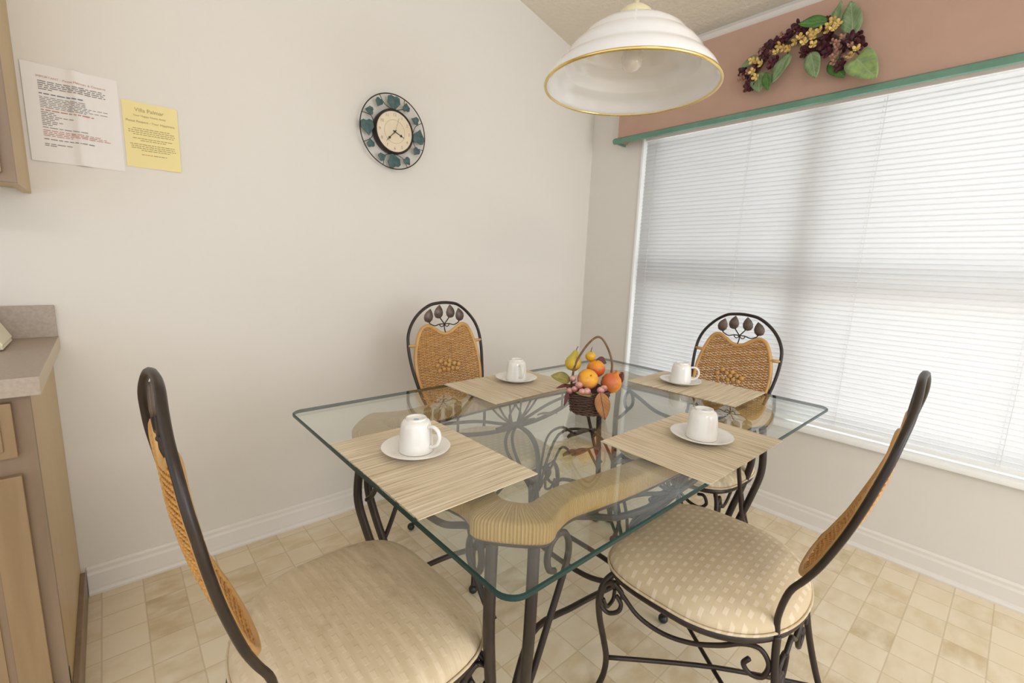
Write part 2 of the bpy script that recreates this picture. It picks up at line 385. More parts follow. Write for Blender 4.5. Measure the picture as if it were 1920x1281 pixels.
# ------------------------------------------------------------------ blind
bl = thing('window_blind', 'closed white horizontal blind across the wide window', 'blind', (0.022, WY0, 0.494))
yl = WY0 - WY1 - 0.03
bm = bmesh.new(); bb(bm, (-0.018, -yl, 1.475), (0.018, -0.022, 1.512), 0.002); link('headrail', bm, m_white, bl, smooth=False)
bm = bmesh.new(); bb(bm, (-0.012, -yl, 0.012), (0.012, -0.022, 0.030), 0.004); link('bottom_rail', bm, m_white, bl, smooth=False)
bm = bmesh.new(); z = 0.043; tl = -math.radians(62); i = 0
while z < 1.472:
    ns = 4; row = []
    jog = random.uniform(-0.0006, 0.0006); ta = tl + random.uniform(-0.02, 0.02)
    for s in range(ns+1):
        q = (s/ns-0.5)*0.0285; cv = -0.0032*(1-(2*s/ns-1)**2)
        # inner edge low, outer edge high; convex side to the room
        px = q*math.cos(ta) - cv*math.sin(ta); pz = q*math.sin(ta) + cv*math.cos(ta)
        row.append((px, z+pz+jog))
    va = [[bm.verts.new((a, yy, b)) for a, b in row] for yy in (-0.022, -yl)]
    for s in range(ns): bm.faces.new((va[0][s], va[0][s+1], va[1][s+1], va[1][s]))
    z += 0.0215; i += 1
slats = link('slats', bm, m_slat, bl)
so = slats.modifiers.new('thickness', 'SOLIDIFY'); so.thickness = 0.0004
for k in range(5):
    yy = -0.09 - k*0.535
    bm = bmesh.new()
    for dx in (-0.0145, 0.0145): tube(bm, [(dx, yy, 0.03), (dx, yy, 1.48)], 0.0007, 5, raw=True)
    tube(bm, [(-0.003, yy+0.012, 0.03), (-0.003, yy+0.012, 1.48)], 0.0007, 5, raw=True)
    zz = 0.043
    while zz < 1.472:
        tube(bm, [(-0.0145, yy, zz-0.006), (0.0145, yy, zz+0.012)], 0.0005, 4, raw=True); zz += 0.0215
    link('ladder_cord', bm, m_white, bl)

# ------------------------------------------------------------------ valance
va = thing('valance', 'mauve boxed window valance with a green lower moulding', 'valance', (0, -0.262, 1.97))
bm = bmesh.new(); bb(bm, (-0.085, -3.0, 0.0), (-0.067, 0, 0.409)); bb(bm, (-0.067, -0.016, 0.0), (-0.0, 0, 0.409)); link('board', bm, m_mauve, va, smooth=False)
bm = bmesh.new()
pr = [(-0.082, -0.012), (-0.098, -0.010), (-0.106, 0.000), (-0.104, 0.012), (-0.095, 0.019), (-0.082, 0.019)]
prism(bm, pr, 'y', -3.0, 0.022)
prism(bm, [(0.0, -0.012), (0.016, -0.010), (0.022, 0.0), (0.020, 0.012), (0.012, 0.019), (0.0, 0.019)], 'x', -0.10, 0.0)
link('lower_moulding', bm, m_green, va, smooth=True, angle=40)

# ------------------------------------------------------------------ floral swag on the valance
lm_g = leaf_mat('sage_leaf', (0.16, 0.24, 0.11), (0.24, 0.33, 0.17), (0.30, 0.38, 0.22))
lm_d = leaf_mat('deep_green_leaf', (0.055, 0.15, 0.035), (0.09, 0.20, 0.05), (0.14, 0.26, 0.09))
lm_y = leaf_mat('lime_tipped_leaf', (0.20, 0.29, 0.13), (0.31, 0.42, 0.12), (0.30, 0.40, 0.2))
m_yel = mat('yellow_petal', (0.72, 0.53, 0.17), 0.6, noise=((90, 90, 90), (0.50, 0.28, 0.06), 0.4, 0.7))
m_mar = mat('maroon_petal', (0.085, 0.010, 0.018), 0.6, noise=((50, 50, 50), (0.025, 0.005, 0.008), 0.4, 0.7))
m_pnk = mat('dusty_pink_petal', (0.38, 0.20, 0.13), 0.6, noise=((70, 70, 70), (0.14, 0.06, 0.04), 0.4, 0.7))
m_stem = mat('brown_stem', (0.06, 0.045, 0.025), 0.7)
sw = thing('floral_swag', 'artificial garland of maroon and yellow flowers with green leaves on mauve valance', 'garland', (-0.09, -1.22, 2.17))
def sp(y, z, x=0.0): return Vector((x, y+1.22, z-2.17))
bm = bmesh.new()
tube(bm, [sp(a, b, -0.012) for a, b in [(-1.0, 2.11), (-1.05, 2.154), (-1.082, 2.205), (-1.132, 2.235), (-1.19, 2.24), (-1.243, 2.222), (-1.29, 2.22), (-1.34, 2.22), (-1.39, 2.172), (-1.43, 2.13)]], 0.006, 6)
for a, b, c, d in [(-1.19, 2.24, -1.17, 2.15), (-1.28, 2.22, -1.30, 2.13), (-1.39, 2.17, -1.48, 2.07), (-1.05, 2.15, -1.08, 2.08), (-1.39, 2.17, -1.38, 2.09)]:
    tube(bm, [sp(a, b, -0.012), sp((a+c)/2, (b+d)/2+0.01, -0.02), sp(c, d, -0.02)], 0.003, 5)
link('stem', bm, m_stem, sw)
L10 = [(-1.192, 2.185, -1.138, 2.068, .062, lm_g, -.035), (-1.275, 2.165, -1.315, 2.045, .062, lm_g, -.035), (-1.445, 2.093, -1.530, 1.990, .098, lm_y, -.04),
       (-1.418, 2.19, -1.398, 2.322, .075, lm_g, -.015), (-1.345, 2.235, -1.366, 2.335, .042, lm_g, -.02), (-1.325, 2.270, -1.215, 2.288, .050, lm_d, -.035),
       (-1.065, 2.215, -0.975, 2.185, .048, lm_g, -.012), (-1.062, 2.14, -1.085, 2.045, .065, lm_g, -.03), (-1.105, 2.125, -1.132, 2.036, .040, lm_d, -.05), (-1.345, 2.115, -1.415, 2.030, .055, lm_d, -.012)]
for a, b, c, d, wd, ml, x in L10:
    bm = bmesh.new(); leaf(bm, sp(a, b, x), sp(c, d, x-0.012), (-1, 0.15, 0.25), wd*1.05, curl=-0.06, fold=0.2, heart=(wd > 0.09)); link('leaf', bm, ml, sw)
YEL = [(-1.346, 2.266), (-1.365, 2.246), (-1.354, 2.228), (-1.331, 2.232), (-1.335, 2.25), (-1.266, 2.242), (-1.278, 2.224), (-1.249, 2.208), (-1.283, 2.191), (-1.228, 2.236), (-1.207, 2.225), (-1.143, 2.23), (-1.165, 2.210), (-1.14, 2.200), (-1.052, 2.189), (-1.078, 2.17), (-1.045, 2.144), (-1.061, 2.116), (-1.303, 2.236), (-1.427, 2.106), (-1.446, 2.125), (-1.035, 2.195), (-1.189, 2.2)]
MAR = [(-1.206, 2.294), (-1.224, 2.27), (-1.187, 2.278), (-1.171, 2.265), (-1.1, 2.253), (-1.09, 2.237), (-1.117, 2.236), (-1.072, 2.223), (-1.091, 2.198), (-1.119, 2.165), (-1.133, 2.175), (-0.997, 2.155), (-0.989, 2.163), (-1.026, 2.10), (-1.019, 2.087), (-1.039, 2.10), (-1.312, 2.273), (-1.307, 2.261), (-1.326, 2.216), (-1.315, 2.199), (-1.325, 2.174), (-1.31, 2.186), (-1.34, 2.145), (-1.41, 2.19), (-1.427, 2.178), (-1.445, 2.159), (-1.422, 2.166), (-1.444, 2.142), (-1.393, 2.085), (-1.387, 2.079), (-1.263, 2.190), (-1.246, 2.180), (-1.143, 2.255), (-1.129, 2.25), (-1.399, 2.156), (-1.346, 2.193), (-1.304, 2.165), (-1.051, 2.165)]
PNK = [(-1.148, 2.27), (-1.281, 2.255), (-1.298, 2.257), (-1.055, 2.215), (-1.068, 2.235), (-0.987, 2.143), (-1.002, 2.123), (-1.357, 2.182), (-1.371, 2.171), (-1.388, 2.19), (-1.362, 2.121), (-1.37, 2.129), (-1.383, 2.129), (-1.368, 2.098), (-1.422, 2.145), (-1.415, 2.11), (-1.13, 2.205), (-1.111, 2.215), (-0.985, 2.123), (-1.016, 2.152), (-1.126, 2.265), (-1.377, 2.152)]
def bloom(bm, c, r):
    n = Vector((-1, random.uniform(-.5, .5), random.uniform(-.5, .4))).normalized(); t = n.orthogonal().normalized(); b = n.cross(t); a0 = random.uniform(0, PI)
    for k in range(4):
        a = a0+k*PI/2; d = t*math.cos(a)+b*math.sin(a); e = n.cross(d)
        cen = c + n*(-0.001); pts = []
        for th in range(7):
            q = -1.15 + 2.3*th/6; rr = r*(0.55+0.5*math.cos(q*0.9))
            pts.append(bm.verts.new(cen + d*(rr*(0.55+0.6*math.cos(q))) + e*(rr*math.sin(q)*0.72) + n*(0.55*r*math.cos(q*1.3))))
        c0 = bm.verts.new(cen)
        c1 = bm.verts.new(cen - n*0.002 + d*r*0.4)
        for i in range(6): bm.faces.new((c0, pts[i], pts[i+1])); bm.faces.new((c1, pts[i+1], pts[i]))
    ball(bm, c+n*0.002, r*0.14, u=6, v=4)
for lst, mm, rr in ((MAR, m_mar, .0185), (YEL, m_yel, .0140), (PNK, m_pnk, .0115)):
    for y, z in lst:
        bm = bmesh.new()
        dep = {m_mar: -0.03, m_yel: -0.048, m_pnk: -0.04}[mm] + random.uniform(-.008, .008)
        bloom(bm, sp(y, z, dep), rr)
        if mm is m_mar: bloom(bm, sp(y+random.uniform(-.012, .012), z+random.uniform(-.012, .012), dep+0.015), rr*0.9)
        link('flower', bm, mm, sw, smooth=False)

# ------------------------------------------------------------------ pendant lamp
pc = (-1.325, -1.218, 1.722)
pl = thing('pendant_lamp', 'white ribbed dome pendant lamp with brass rim above the glass table', 'lamp', pc)
R0 = 0.240
outp = [(R0, 0), (.236, .012), (.229, .026), (.216, .042), (.201, .052), (.197, .058), (.189, .074), (.175, .092), (.158, .104), (.153, .110), (.143, .124), (.122, .140), (.098, .151), (.07, .159), (.045, .164), (.028, .166)]
inp = [(a-0.004 if a > .03 else a-0.003, b-0.004) for a, b in outp]
inp = [(a-.0045-(.006 if i in (4, 5, 6, 8, 9, 10) else 0), b-(.003 if i in (4, 5, 8, 9) else 0)) for i, (a, b) in enumerate(inp)]
inp[0] = (R0-.004, 0.0)
bm = bmesh.new(); lathe(bm, outp + inp[::-1] + [outp[0]], seg=96); bmesh.ops.remove_doubles(bm, verts=bm.verts[:], dist=1e-5); link('lamp_shade', bm, m_shade, pl, angle=50)
bm = bmesh.new(); tube(bm, [(R0*math.cos(2*PI*k/96), R0*math.sin(2*PI*k/96), 0) for k in range(96)], 0.0042, 8, closed=True, raw=True); link('rim', bm, m_gold, pl)
bm = bmesh.new(); lathe(bm, [(.0, .160), (.050, .160), (.053, .168), (.050, .180), (.043, .192), (.030, .202), (.014, .207), (.009, .210), (.008, .222), (0, .222)], seg=40); link('cap', bm, mat('cream_brass_cap', (0.82, 0.74, 0.48), 0.3, metal=0.2), pl)
bm = bmesh.new(); tube(bm, [(0, 0, .220), (0, 0, 2.462+0.23*1.325-pc[2]-0.01)], 0.0045, 10, raw=True); link('cord', bm, m_white, pl)
bm = bmesh.new(); lathe(bm, [(0, 1.015), (.055, 1.015), (.055, 1.035), (0, 1.05)], seg=32); link('ceiling_canopy', bm, m_white, pl)
bm = bmesh.new(); lathe(bm, [(0, .160), (.019, .160), (.019, .128), (.014, .124), (0, .124)], seg=24); link('socket', bm, m_white, pl)
bm = bmesh.new(); lathe(bm, [(.013, .134), (.014, .118), (.023, .098), (.030, .078), (.0305, .066), (.026, .052), (.015, .043), (0, .040)], seg=32)
link('bulb', bm, mat('frosted_bulb_glass', (0.78, 0.72, 0.66), 0.08, coat=0.5), pl)

# ------------------------------------------------------------------ wall clock (local: X right, Z up, -Y into room)
ck = thing('wall_clock', 'round wall clock ringed with verdigris ivy leaves, hung on cream wall', 'clock', (-1.445, -0.001, 1.787))
bm = bmesh.new(); tube(bm, [(0.160*math.cos(2*PI*k/96), -0.028, 0.160*math.sin(2*PI*k/96)) for k in range(96)], 0.0025, 6, closed=True, raw=True); link('outer_ring', bm, m_iron, ck)
def rot_x90(bm):
    for v in bm.verts: v.co = Vector((v.co.x, -v.co.z, v.co.y))
bm = bmesh.new(); lathe(bm, [(.0, .0), (.088, .0), (.095, .006), (.097, .034), (.093, .040), (.088, .040), (.086, .034), (.0, .034)], seg=64); rot_x90(bm); link('case', bm, m_iron, ck, angle=40)
m_face = mat('aged_cream_dial', (0.78, 0.67, 0.50), 0.55, noise=((12, 12, 12), (0.72, 0.60, 0.42), 0.35, 0.7))
bm = bmesh.new(); lathe(bm, [(0, .0342), (.0862, .0342), (.0862, .036), (0, .036)], seg=64); rot_x90(bm); fo = link('dial', bm, m_face, ck, smooth=False)
bm = bmesh.new()
for k in range(12):
    a = PI/2 - (k+1)*PI/6; t = text_bm(str(k+1), 0.018)
    add_bm(bm, t, Matrix.Translation((0.072*math.cos(a), -0.0368, 0.072*math.sin(a))) @ Matrix.Rotation(PI/2, 4, 'X')); t.free()
tube(bm, [(0.050*math.cos(2*PI*k/64), -0.0364, 0.050*math.sin(2*PI*k/64)) for k in range(64)], 0.0005, 4, closed=True, raw=True)
link('numerals', bm, mat('faded_brown_ink', (0.38, 0.27, 0.16), 0.7), fo, smooth=False)
def hand(ang, L, wd, yy, mm, name):
    bm = bmesh.new(); a = PI/2-ang; d = Vector((math.cos(a), 0, math.sin(a))); e = Vector((-d.z, 0, d.x))
    out = [(-.010, wd*.5), (L*.55, wd*.45), (L*.64, wd*2.0), (L*.74, wd*.5), (L, 0.0003)]
    pts = [d*u+e*v for u, v in out] + [d*u-e*v for u, v in out[::-1]]
    A = [bm.verts.new(p+Vector((0, yy, 0))) for p in pts]; B = [bm.verts.new(p+Vector((0, yy-.0008, 0))) for p in pts]; n = len(pts)
    bm.faces.new(A); bm.faces.new(B[::-1])
    for i in range(n): bm.faces.new((A[i], A[(i+1) % n], B[(i+1) % n], B[i]))
    ball(bm, (0, yy, 0), .004, u=10, v=6); link(name, bm, mm, ck, smooth=False)
hand(math.radians(113), .052, .0034, -.038, m_dark, 'hour_hand'); hand(math.radians(222), .062, .0028, -.040, m_dark, 'minute_hand')
bm = bmesh.new(); a = PI/2-math.radians(18); d = Vector((math.cos(a), 0, math.sin(a))); tube(bm, [d*-.014+Vector((0, -.0415, 0)), d*.062+Vector((0, -.0415, 0))], .0006, 5, raw=True); link('second_hand', bm, mat('grey_hand', (.35, .28, .2), .5), ck)
m_ivy = mat('verdigris_ivy', (0.042, 0.092, 0.088), 0.55, noise=((45, 45, 45), (0.08, 0.145, 0.135), 0.4, 0.7))
def ivy(cx, cz, s, ang, parent):
    lobes = [(0, -.65), (.40, -.80), (.80, -.62), (.86, -.2), (.92, .12), (.66, .38), (.36, .70), (0, 1.15), (-.36, .70), (-.66, .38), (-.92, .12), (-.86, -.2), (-.80, -.62), (-.40, -.80)]
    bm = bmesh.new(); ca, sa = math.cos(ang), math.sin(ang)
    f_ = [bm.verts.new((cx+(x*ca-z*sa)*s*.78, -.031, cz+(x*sa+z*ca)*s*.78)) for x, z in lobes]; b_ = [bm.verts.new((v.co.x, -.027, v.co.z)) for v in f_]
    c = bm.verts.new((cx, -.036, cz)); c2 = bm.verts.new((cx, -.027, cz)); n = len(f_)
    for i in range(n):
        j = (i+1) % n; bm.faces.new((c, f_[i], f_[j])); bm.faces.new((c2, b_[j], b_[i])); bm.faces.new((f_[i], b_[i], b_[j], f_[j]))
    link('ivy_leaf', bm, m_ivy, parent, smooth=False)
big = [(90, PI), (0, -.2), (270, .3), (180, PI+.2)]
for k, (dg_, ro) in enumerate(big):
    a = math.radians(dg_); ivy(.127*math.cos(a), .127*math.sin(a), .044, ro, ck)
for k, dg_ in enumerate([62, 33, 332, 300, 243, 212, 150, 122]):
    a = math.radians(dg_); ivy(.132*math.cos(a), .132*math.sin(a), .025, k*1.3, ck)
bm = bmesh.new()
for k in range(8):
    a = math.radians(22.5+45*k); a2 = a+math.radians(16 if k % 2 else -16)
    tube(bm, [(.096*math.cos(a2), -.028, .096*math.sin(a2)), (.118*math.cos(a), -.030, .118*math.sin(a)), (.158*math.cos(a+.05), -.028, .158*math.sin(a+.05))], .0015, 5)
link('vine_stem', bm, m_iron, ck)

# ------------------------------------------------------------------ papers
def paper(name, label, cat, x0, z0, w_, h, tilt, m_p, folds, blocks, heads):
    t = thing(name, label, cat, (x0, -0.0012, z0), 0); t.rotation_euler = (0, -tilt, 0)
    bm = bmesh.new(); N = 24
    def yy(u):
        y = 0
        for fu, amp, wd in folds: y -= amp*math.exp(-((u-fu)/wd)**2)
        return y
    cols = [[bm.verts.new((u*w_, yy(u)+dy, -v*h)) for v in (0, .5, 1)] for dy in (0, -.0004) for u in [k/N for k in range(N+1)]]
    A, B = cols[:N+1], cols[N+1:]
    for i in range(N):
        for j in range(2): bm.faces.new((A[i][j], A[i+1][j], A[i+1][j+1], A[i][j+1])); bm.faces.new((B[i][j], B[i][j+1], B[i+1][j+1], B[i+1][j]))
    sh = link('sheet', bm, m_p, t)
    inks = {}
    def ink(c):
        if c not in inks: inks[c] = bmesh.new()
        return inks[c]
    for (z, xs, xe, th, c) in blocks:     # word-length strokes
        b = ink(c); x = xs
        while x < xe-.012:
            wl = min(random.uniform(.03, .085), xe-x); ym = min(yy(x), yy(x+wl/2), yy(x+wl)); bb(b, (x*w_, ym-.0009, -(z+th)*h), ((x+wl)*w_, ym-.0004, -z*h)); x += wl+.014
    for c, b in inks.items(): link('printed_text', b, INK[c], sh, smooth=False)
    for s, xc, z, size, c in heads:
        tb = text_bm(s, size)
        for v in tb.verts: v.co = Vector((v.co.x+xc*w_, yy(v.co.x/w_+xc)-.0011, v.co.y-z*h))
        link('heading', tb, INK[c], sh, smooth=False)
    return t
INK = {'k': mat('black_print', (0.24, 0.22, 0.20), .8), 'r': mat('red_print', (0.52, 0.24, 0.18), .8), 'b': mat('navy_print', (0.16, 0.19, 0.25), .8), 'g': mat('olive_print', (0.36, 0.29, 0.13), .8), 'o': mat('rust_print', (0.55, 0.27, 0.10), .8)}
B = []
for i, e in enumerate((.84, .85, .83, .85, .30)): B.append((.165+i*.020, .15, e, .0085, 'k'))
for i, e in enumerate((.62, .62, .62, .86, .66, .86, .62)): B.append((.325+i*.0175, .15, e, .006, 'k'))
B.append((.288, .15, .60, .011, 'b'))
B.append((.455, .15, .70, .011, 'r'))
for i, e in enumerate((.28, .30, .50, .32, .28, .36, .30, .25)): B.append((.480+i*.0185, .15, e, .007, 'k'))
B.append((.635, .15, .64, .007, 'k'))
for i, e in enumerate((.75, .84, .86, .45)): B.append((.665+i*.018, .15, e, .007, 'r'))
B.append((.755, .15, .70, .009, 'k'))
for i, e in enumerate((.45, .27)): B.append((.805+i*.018, .15, e, .008, 'k'))
m_paper = mat('white_paper', (0.80, 0.755, 0.72), .7)
pw = paper('notice_sheet', 'white folded notice printed in black and red, taped to wall beside upper cabinet', 'paper', -2.622, 1.748, .216, .279, .0, m_paper,
      [(.54, .010, .07), (0, .003, .2)], B, [('IMPORTANT - Please Maintain & Conserve', .50, .125, .0088, 'r')])
Y = [(.235, .10, .14, .001, 'g')]; Y = []
for z, xs, xe in [(.395, .16, .84), (.425, .08, .92), (.455, .08, .92), (.485, .16, .90), (.545, .15, .86), (.575, .28, .74), (.635, .09, .90), (.665, .11, .90), (.695, .11, .92), (.725, .28, .80)]: Y.append((z, xs, xe, .010, 'g'))
Y += [(.790, .28, .37, .010, 'g'), (.790, .38, .48, .010, 'o'), (.790, .50, .74, .010, 'g')]
py = paper('notice_card', 'yellow printed card taped to wall right of the white notice', 'paper', -2.400, 1.697, .148, .209, .0, mat('yellow_paper', (0.83, 0.70, 0.33), .7),
      [(.9, .002, .3)], Y, [('Villa Palmar', .48, .12, .0165, 'g'), ('Your Happy Home Away', .48, .205, .0085, 'g'), ('Please Respect - Your Happiness', .49, .295, .0098, 'g')])

# ------------------------------------------------------------------ kitchen cabinets
def panel_door(name, x0, x1, z0, z1, y, parent, raised=True, hinge=False):
    bm = bmesh.new(); bb(bm, (x0, y-.018, z0), (x1, y, z1), .003)
    d = link(name, bm, m_cab_door, parent, smooth=False)
    if raised:
        bm = bmesh.new(); f = .055; bb(bm, (x0+f+.012, y-.022, z0+f+.012), (x1-f-.012, y-.0185, z1-f-.012), .0015); link('raised_panel', bm, m_cab_door, d, smooth=False)
        bm = bmesh.new(); c = (x1-f+.006)
        for (a, b_, e, g) in [(x0+f, z0+f, x1-f, z0+f+.01), (x0+f, z1-f-.01, x1-f, z1-f), (x0+f, z0+f, x0+f+.01, z1-f), (x1-f-.01, z0+f, x1-f, z1-f)]: bb(bm, (a, y-.0188, b_), (e, y-.0182, g))
        link('groove', bm, m_cab_face, d, smooth=False)
    return d
lc = thing('base_cabinet', 'oak base cabinet with drawer and panelled doors at left edge', 'cabinet', (-3.1, -0.3, 0))
X1 = -2.635
bm = bmesh.new(); bb(bm, (-3.6+3.1, -.585+.3, .10), (X1-.018+3.1, -.003+.3, .885)); bb(bm, (-3.6+3.1, -.53+.3, 0), (X1-.018+3.1, -.003+.3, .10)); link('carcass', bm, m_cab_side, lc, smooth=False)
bm = bmesh.new(); bb(bm, (X1-.018+3.1, -.585+.3, 0.0), (X1+3.1, -.002+.3, .886)); sp_ = link('side_panel', bm, m_cab_side, lc, smooth=False)
bm = bmesh.new(); bb(bm, (-3.6+3.1, -.604+.3, .10), (X1+3.1, -.585+.3, .886)); link('face_frame', bm, m_cab_face, lc, smooth=False)
bm = bmesh.new(); bb(bm, (X1+3.1, -.60+.3, 0), (X1+.013+3.1, -.03+.3, .10), .002); link('toe_moulding', bm, m_cab_face, lc, smooth=False)
dr = panel_door('drawer_front', -3.15+3.1, -2.663+3.1, .747, .872, -.604+.3, lc, raised=False)
bm = bmesh.new(); bb(bm, (-3.13+3.1, -.626+.3, .765), (-2.683+3.1, -.622+.3, .854), .0015); link('raised_panel', bm, m_cab_door, dr, smooth=False)
panel_door('cabinet_door', -3.02+3.1, -2.662+3.1, .13, .703, -.604+.3, lc)
bm = bmesh.new(); bb(bm, (-2.674+3.1, -.632+.3, .125), (-2.661+3.1, -.60+.3, .150), .002); bb(bm, (-2.648+3.1, -.60+.3, .11), (-2.634+3.1, -.584+.3, .165), .002); link('hinge', bm, m_dark, lc, smooth=False)
ct = thing('countertop', 'greige laminate countertop with backsplash on base cabinet', 'countertop', (-3.1, -0.31, .887))
bm = bmesh.new(); bb(bm, (-3.6+3.1, -.635+.31, 0), (-2.613+3.1, -.002+.31, .042), .0025); 
o = link('worktop', bm, m_counter, ct, smooth=False, mats=[m_counter, m_counter_edge])
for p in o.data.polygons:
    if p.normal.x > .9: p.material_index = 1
bm = bmesh.new(); bb(bm, (-3.6+3.1, -.021+.31, .042), (-2.615+3.1, -.002+.31, .142), .0015); link('backsplash', bm, m_counter, ct, smooth=False)
uc = thing('wall_cabinet', 'oak upper cabinet at the top left corner', 'cabinet', (-3.1, -0.16, 1.369))
bm = bmesh.new(); bb(bm, (-3.6+3.1, -.305+.16, .012), (-2.650+3.1, -.001+.16, .90)); link('carcass', bm, m_cab_side, uc, smooth=False)
bm = bmesh.new(); bb(bm, (-2.650+3.1, -.305+.16, 0), (-2.633+3.1, -.001+.16, .90)); link('side_panel', bm, m_cab_side, uc, smooth=False)
bm = bmesh.new(); bb(bm, (-3.6+3.1, -.324+.16, 0), (-2.633+3.1, -.305+.16, .90)); link('face_frame', bm, m_cab_face, uc, smooth=False)
panel_door('cabinet_door', -3.06+3.1, -2.655+3.1, .020, .88, -.324+.16, uc)
# cream appliance on the counter
bm = bmesh.new()
prism(bm, [(-.17, 0), (.012, 0), (.018, .012), (-.028, .115), (-.045, .122), (-.17, .122)], 'y', -.11, .07)
bmesh.ops.bevel(bm, geom=bm.edges[:], offset=.006, segments=3, affect='EDGES')
ap = link('toaster', bm, m_cream, angle=40); ap.location = (-2.722, -.15, .9292); tag(ap, 'cream rounded countertop appliance against the backsplash at left edge', 'appliance')

# ------------------------------------------------------------------ dining table
TC = Vector((-1.33, -1.135, 0))
tb = thing('dining_table', 'glass topped table with cane wrapped rim and wrought iron base', 'table', TC)
HX, HY, RC = .770, .509, .035
def rrect(hx, hy, r, n=8):
    out = []
    for cx, cy, a0 in ((hx-r, hy-r, 0), (-hx+r, hy-r, 90), (-hx+r, -hy+r, 180), (hx-r, -hy+r, 270)):
        for k in range(n+1):
            a = math.radians(a0+90*k/n); out.append((cx+r*math.cos(a), cy+r*math.sin(a)))
    return out
bm = bmesh.new()
loops = []
for ins, z in ((.003, .7385), (0, .7405), (0, .7475), (.003, .7495)):
    loops.append([bm.verts.new((x, y, z)) for x, y in rrect(HX-ins, HY-ins, RC-ins)])
n = len(loops[0])
for A, B_ in zip(loops, loops[1:]):
    for i in range(n): bm.faces.new((A[i], A[(i+1) % n], B_[(i+1) % n], B_[i])).material_index = 1
bm.faces.new(loops[0][::-1]); bm.faces.new(loops[-1])
link('glass_top', bm, m_glass, tb, smooth=False, mats=[m_glass, m_gedge])
# cane wrapped rim
Q1o = [(.655, 0), (.655, .12), (.643, .20), (.650, .25), (.665, .295), (.575, .388), (.52, .374), (.46, .360), (.38, .370), (.25, .384), (0, .391)]
Q1i = [(.575, 0), (.575, .12), (.566, .19), (.568, .23), (.572, .270), (.545, .306), (.50, .302), (.45, .295), (.38, .302), (.25, .315), (0, .322)]
def full(q):
    a = q; b = [(-x, y) for x, y in q[::-1][1:]]; c = [(-x, -y) for x, y in q[1:]]; d = [(x, -y) for x, y in q[::-1][1:-1]]
    return a+b+c+d
FO, FI = full(Q1o), full(Q1i)
FOs = cr([(x, y, 0) for x, y in FO], 7, True); FIs = cr([(x, y, 0) for x, y in FI], 7, True)
bm = bmesh.new(); uvl = bm.loops.layers.uv.verify(); rings = []; s = 0; S = []
N = len(FOs)
for i in range(N+1):
    a, b = FOs[i % N], FIs[i % N]
    if i: s += (((a+b)-(FOs[i-1]+FIs[i-1]))/2).length
    S.append(s)
    zt, zb, e = .7378, .690, .008
    pts = [(a.lerp(b, .0), zb+e), (a, zt-e), (a.lerp(b, .04), zt-.002), (a.lerp(b, .12), zt), (a.lerp(b, .88), zt), (a.lerp(b, .96), zt-.002), (b, zt-e), (b, zb+e), (a.lerp(b, .92), zb), (a.lerp(b, .08), zb)]
    if i < N: rings.append([bm.verts.new((p.x, p.y, z)) for p, z in pts])
K = 10
for i in range(N):
    A, B_ = rings[i], rings[(i+1) % N]
    for k in range(K):
        f = bm.faces.new((A[k], A[(k+1) % K], B_[(k+1) % K], B_[k]))
        for lo_, uvv in zip(f.loops, [(S[i], k*.02), (S[i], (k+1)*.02), (S[i+1], (k+1)*.02), (S[i+1], k*.02)]): lo_[uvl].uv = uvv
link('cane_wrapped_rim', bm, m_wrap, tb, angle=70)
bm = bmesh.new()
tube(bm, [(p.lerp(q, .22).x, p.lerp(q, .22).y, .685) for p, q in zip(FOs, FIs)], .008, 6, closed=True, raw=True)
tube(bm, [(p.lerp(q, .8).x, p.lerp(q, .8).y, .685) for p, q in zip(FOs, FIs)], .006, 6, closed=True, raw=True)
link('support_rail', bm, m_iron, tb)
# twin tube legs and brackets
prof_leg = [(.685, 0, .041), (.60, .014, .041), (.50, .020, .040), (.40, -.004, .038), (.30, -.036, .036), (.20, -.062, .034), (.10, -.072, .033), (.006, -.060, .034)]
for sx in (1, -1):
    for sy in (1, -1):
        rd = Vector((sx*.707, sy*.707, 0)); tg = Vector((-sx*.707, sy*.707, 0)); B0 = Vector((sx*.600, sy*.328, 0))
        bm = bmesh.new()
        for sd in (1, -1): tube(bm, [B0+rd*r_+tg*(t_*sd)+Vector((0, 0, z)) for z, r_, t_ in prof_leg], .0125, 10)
        for sd in (1, -1): ball(bm, tuple(B0+rd*-.060+tg*(.034*sd)+Vector((0, 0, .009))), .018, (1, 1, .5))
        lg = link('leg', bm, m_iron, tb)
        # brackets with spiral toward each rail
        for (ux, uy, off, ln) in ((-sx, 0, Vector((sx*.555, sy*.338, 0)), 1.0), (0, -sy, Vector((sx*.620, sy*.290, 0)), .75)):
            u = Vector((ux, uy, 0)); bm = bmesh.new()
            P = [(-.012, .50), (.02, .525), (.06*ln, .555), (.098*ln, .590), (.104*ln, .620), (.094*ln, .645), (.075*ln, .655), (.054*ln, .640), (.045*ln, .610), (.052*ln, .582), (.070*ln, .570)] if ux == 0 else [(-.03, .28), (.01, .33), (.06, .45), (.105*ln, .565), (.112*ln, .615), (.098*ln, .648), (.075*ln, .655), (.054*ln, .640), (.045*ln, .610), (.052*ln, .582), (.070*ln, .570)]
            tube(bm, [off+u*a+Vector((0, 0, b)) for a, b in P], .0075, 8)
            P2 = [(.075*ln, .655), (.03*ln, .668), (.0, .683)]
            tube(bm, [off+u*a+Vector((0, 0, b)) for a, b in P2], .0075, 8)
            link('scroll_bracket', bm, m_iron, lg)
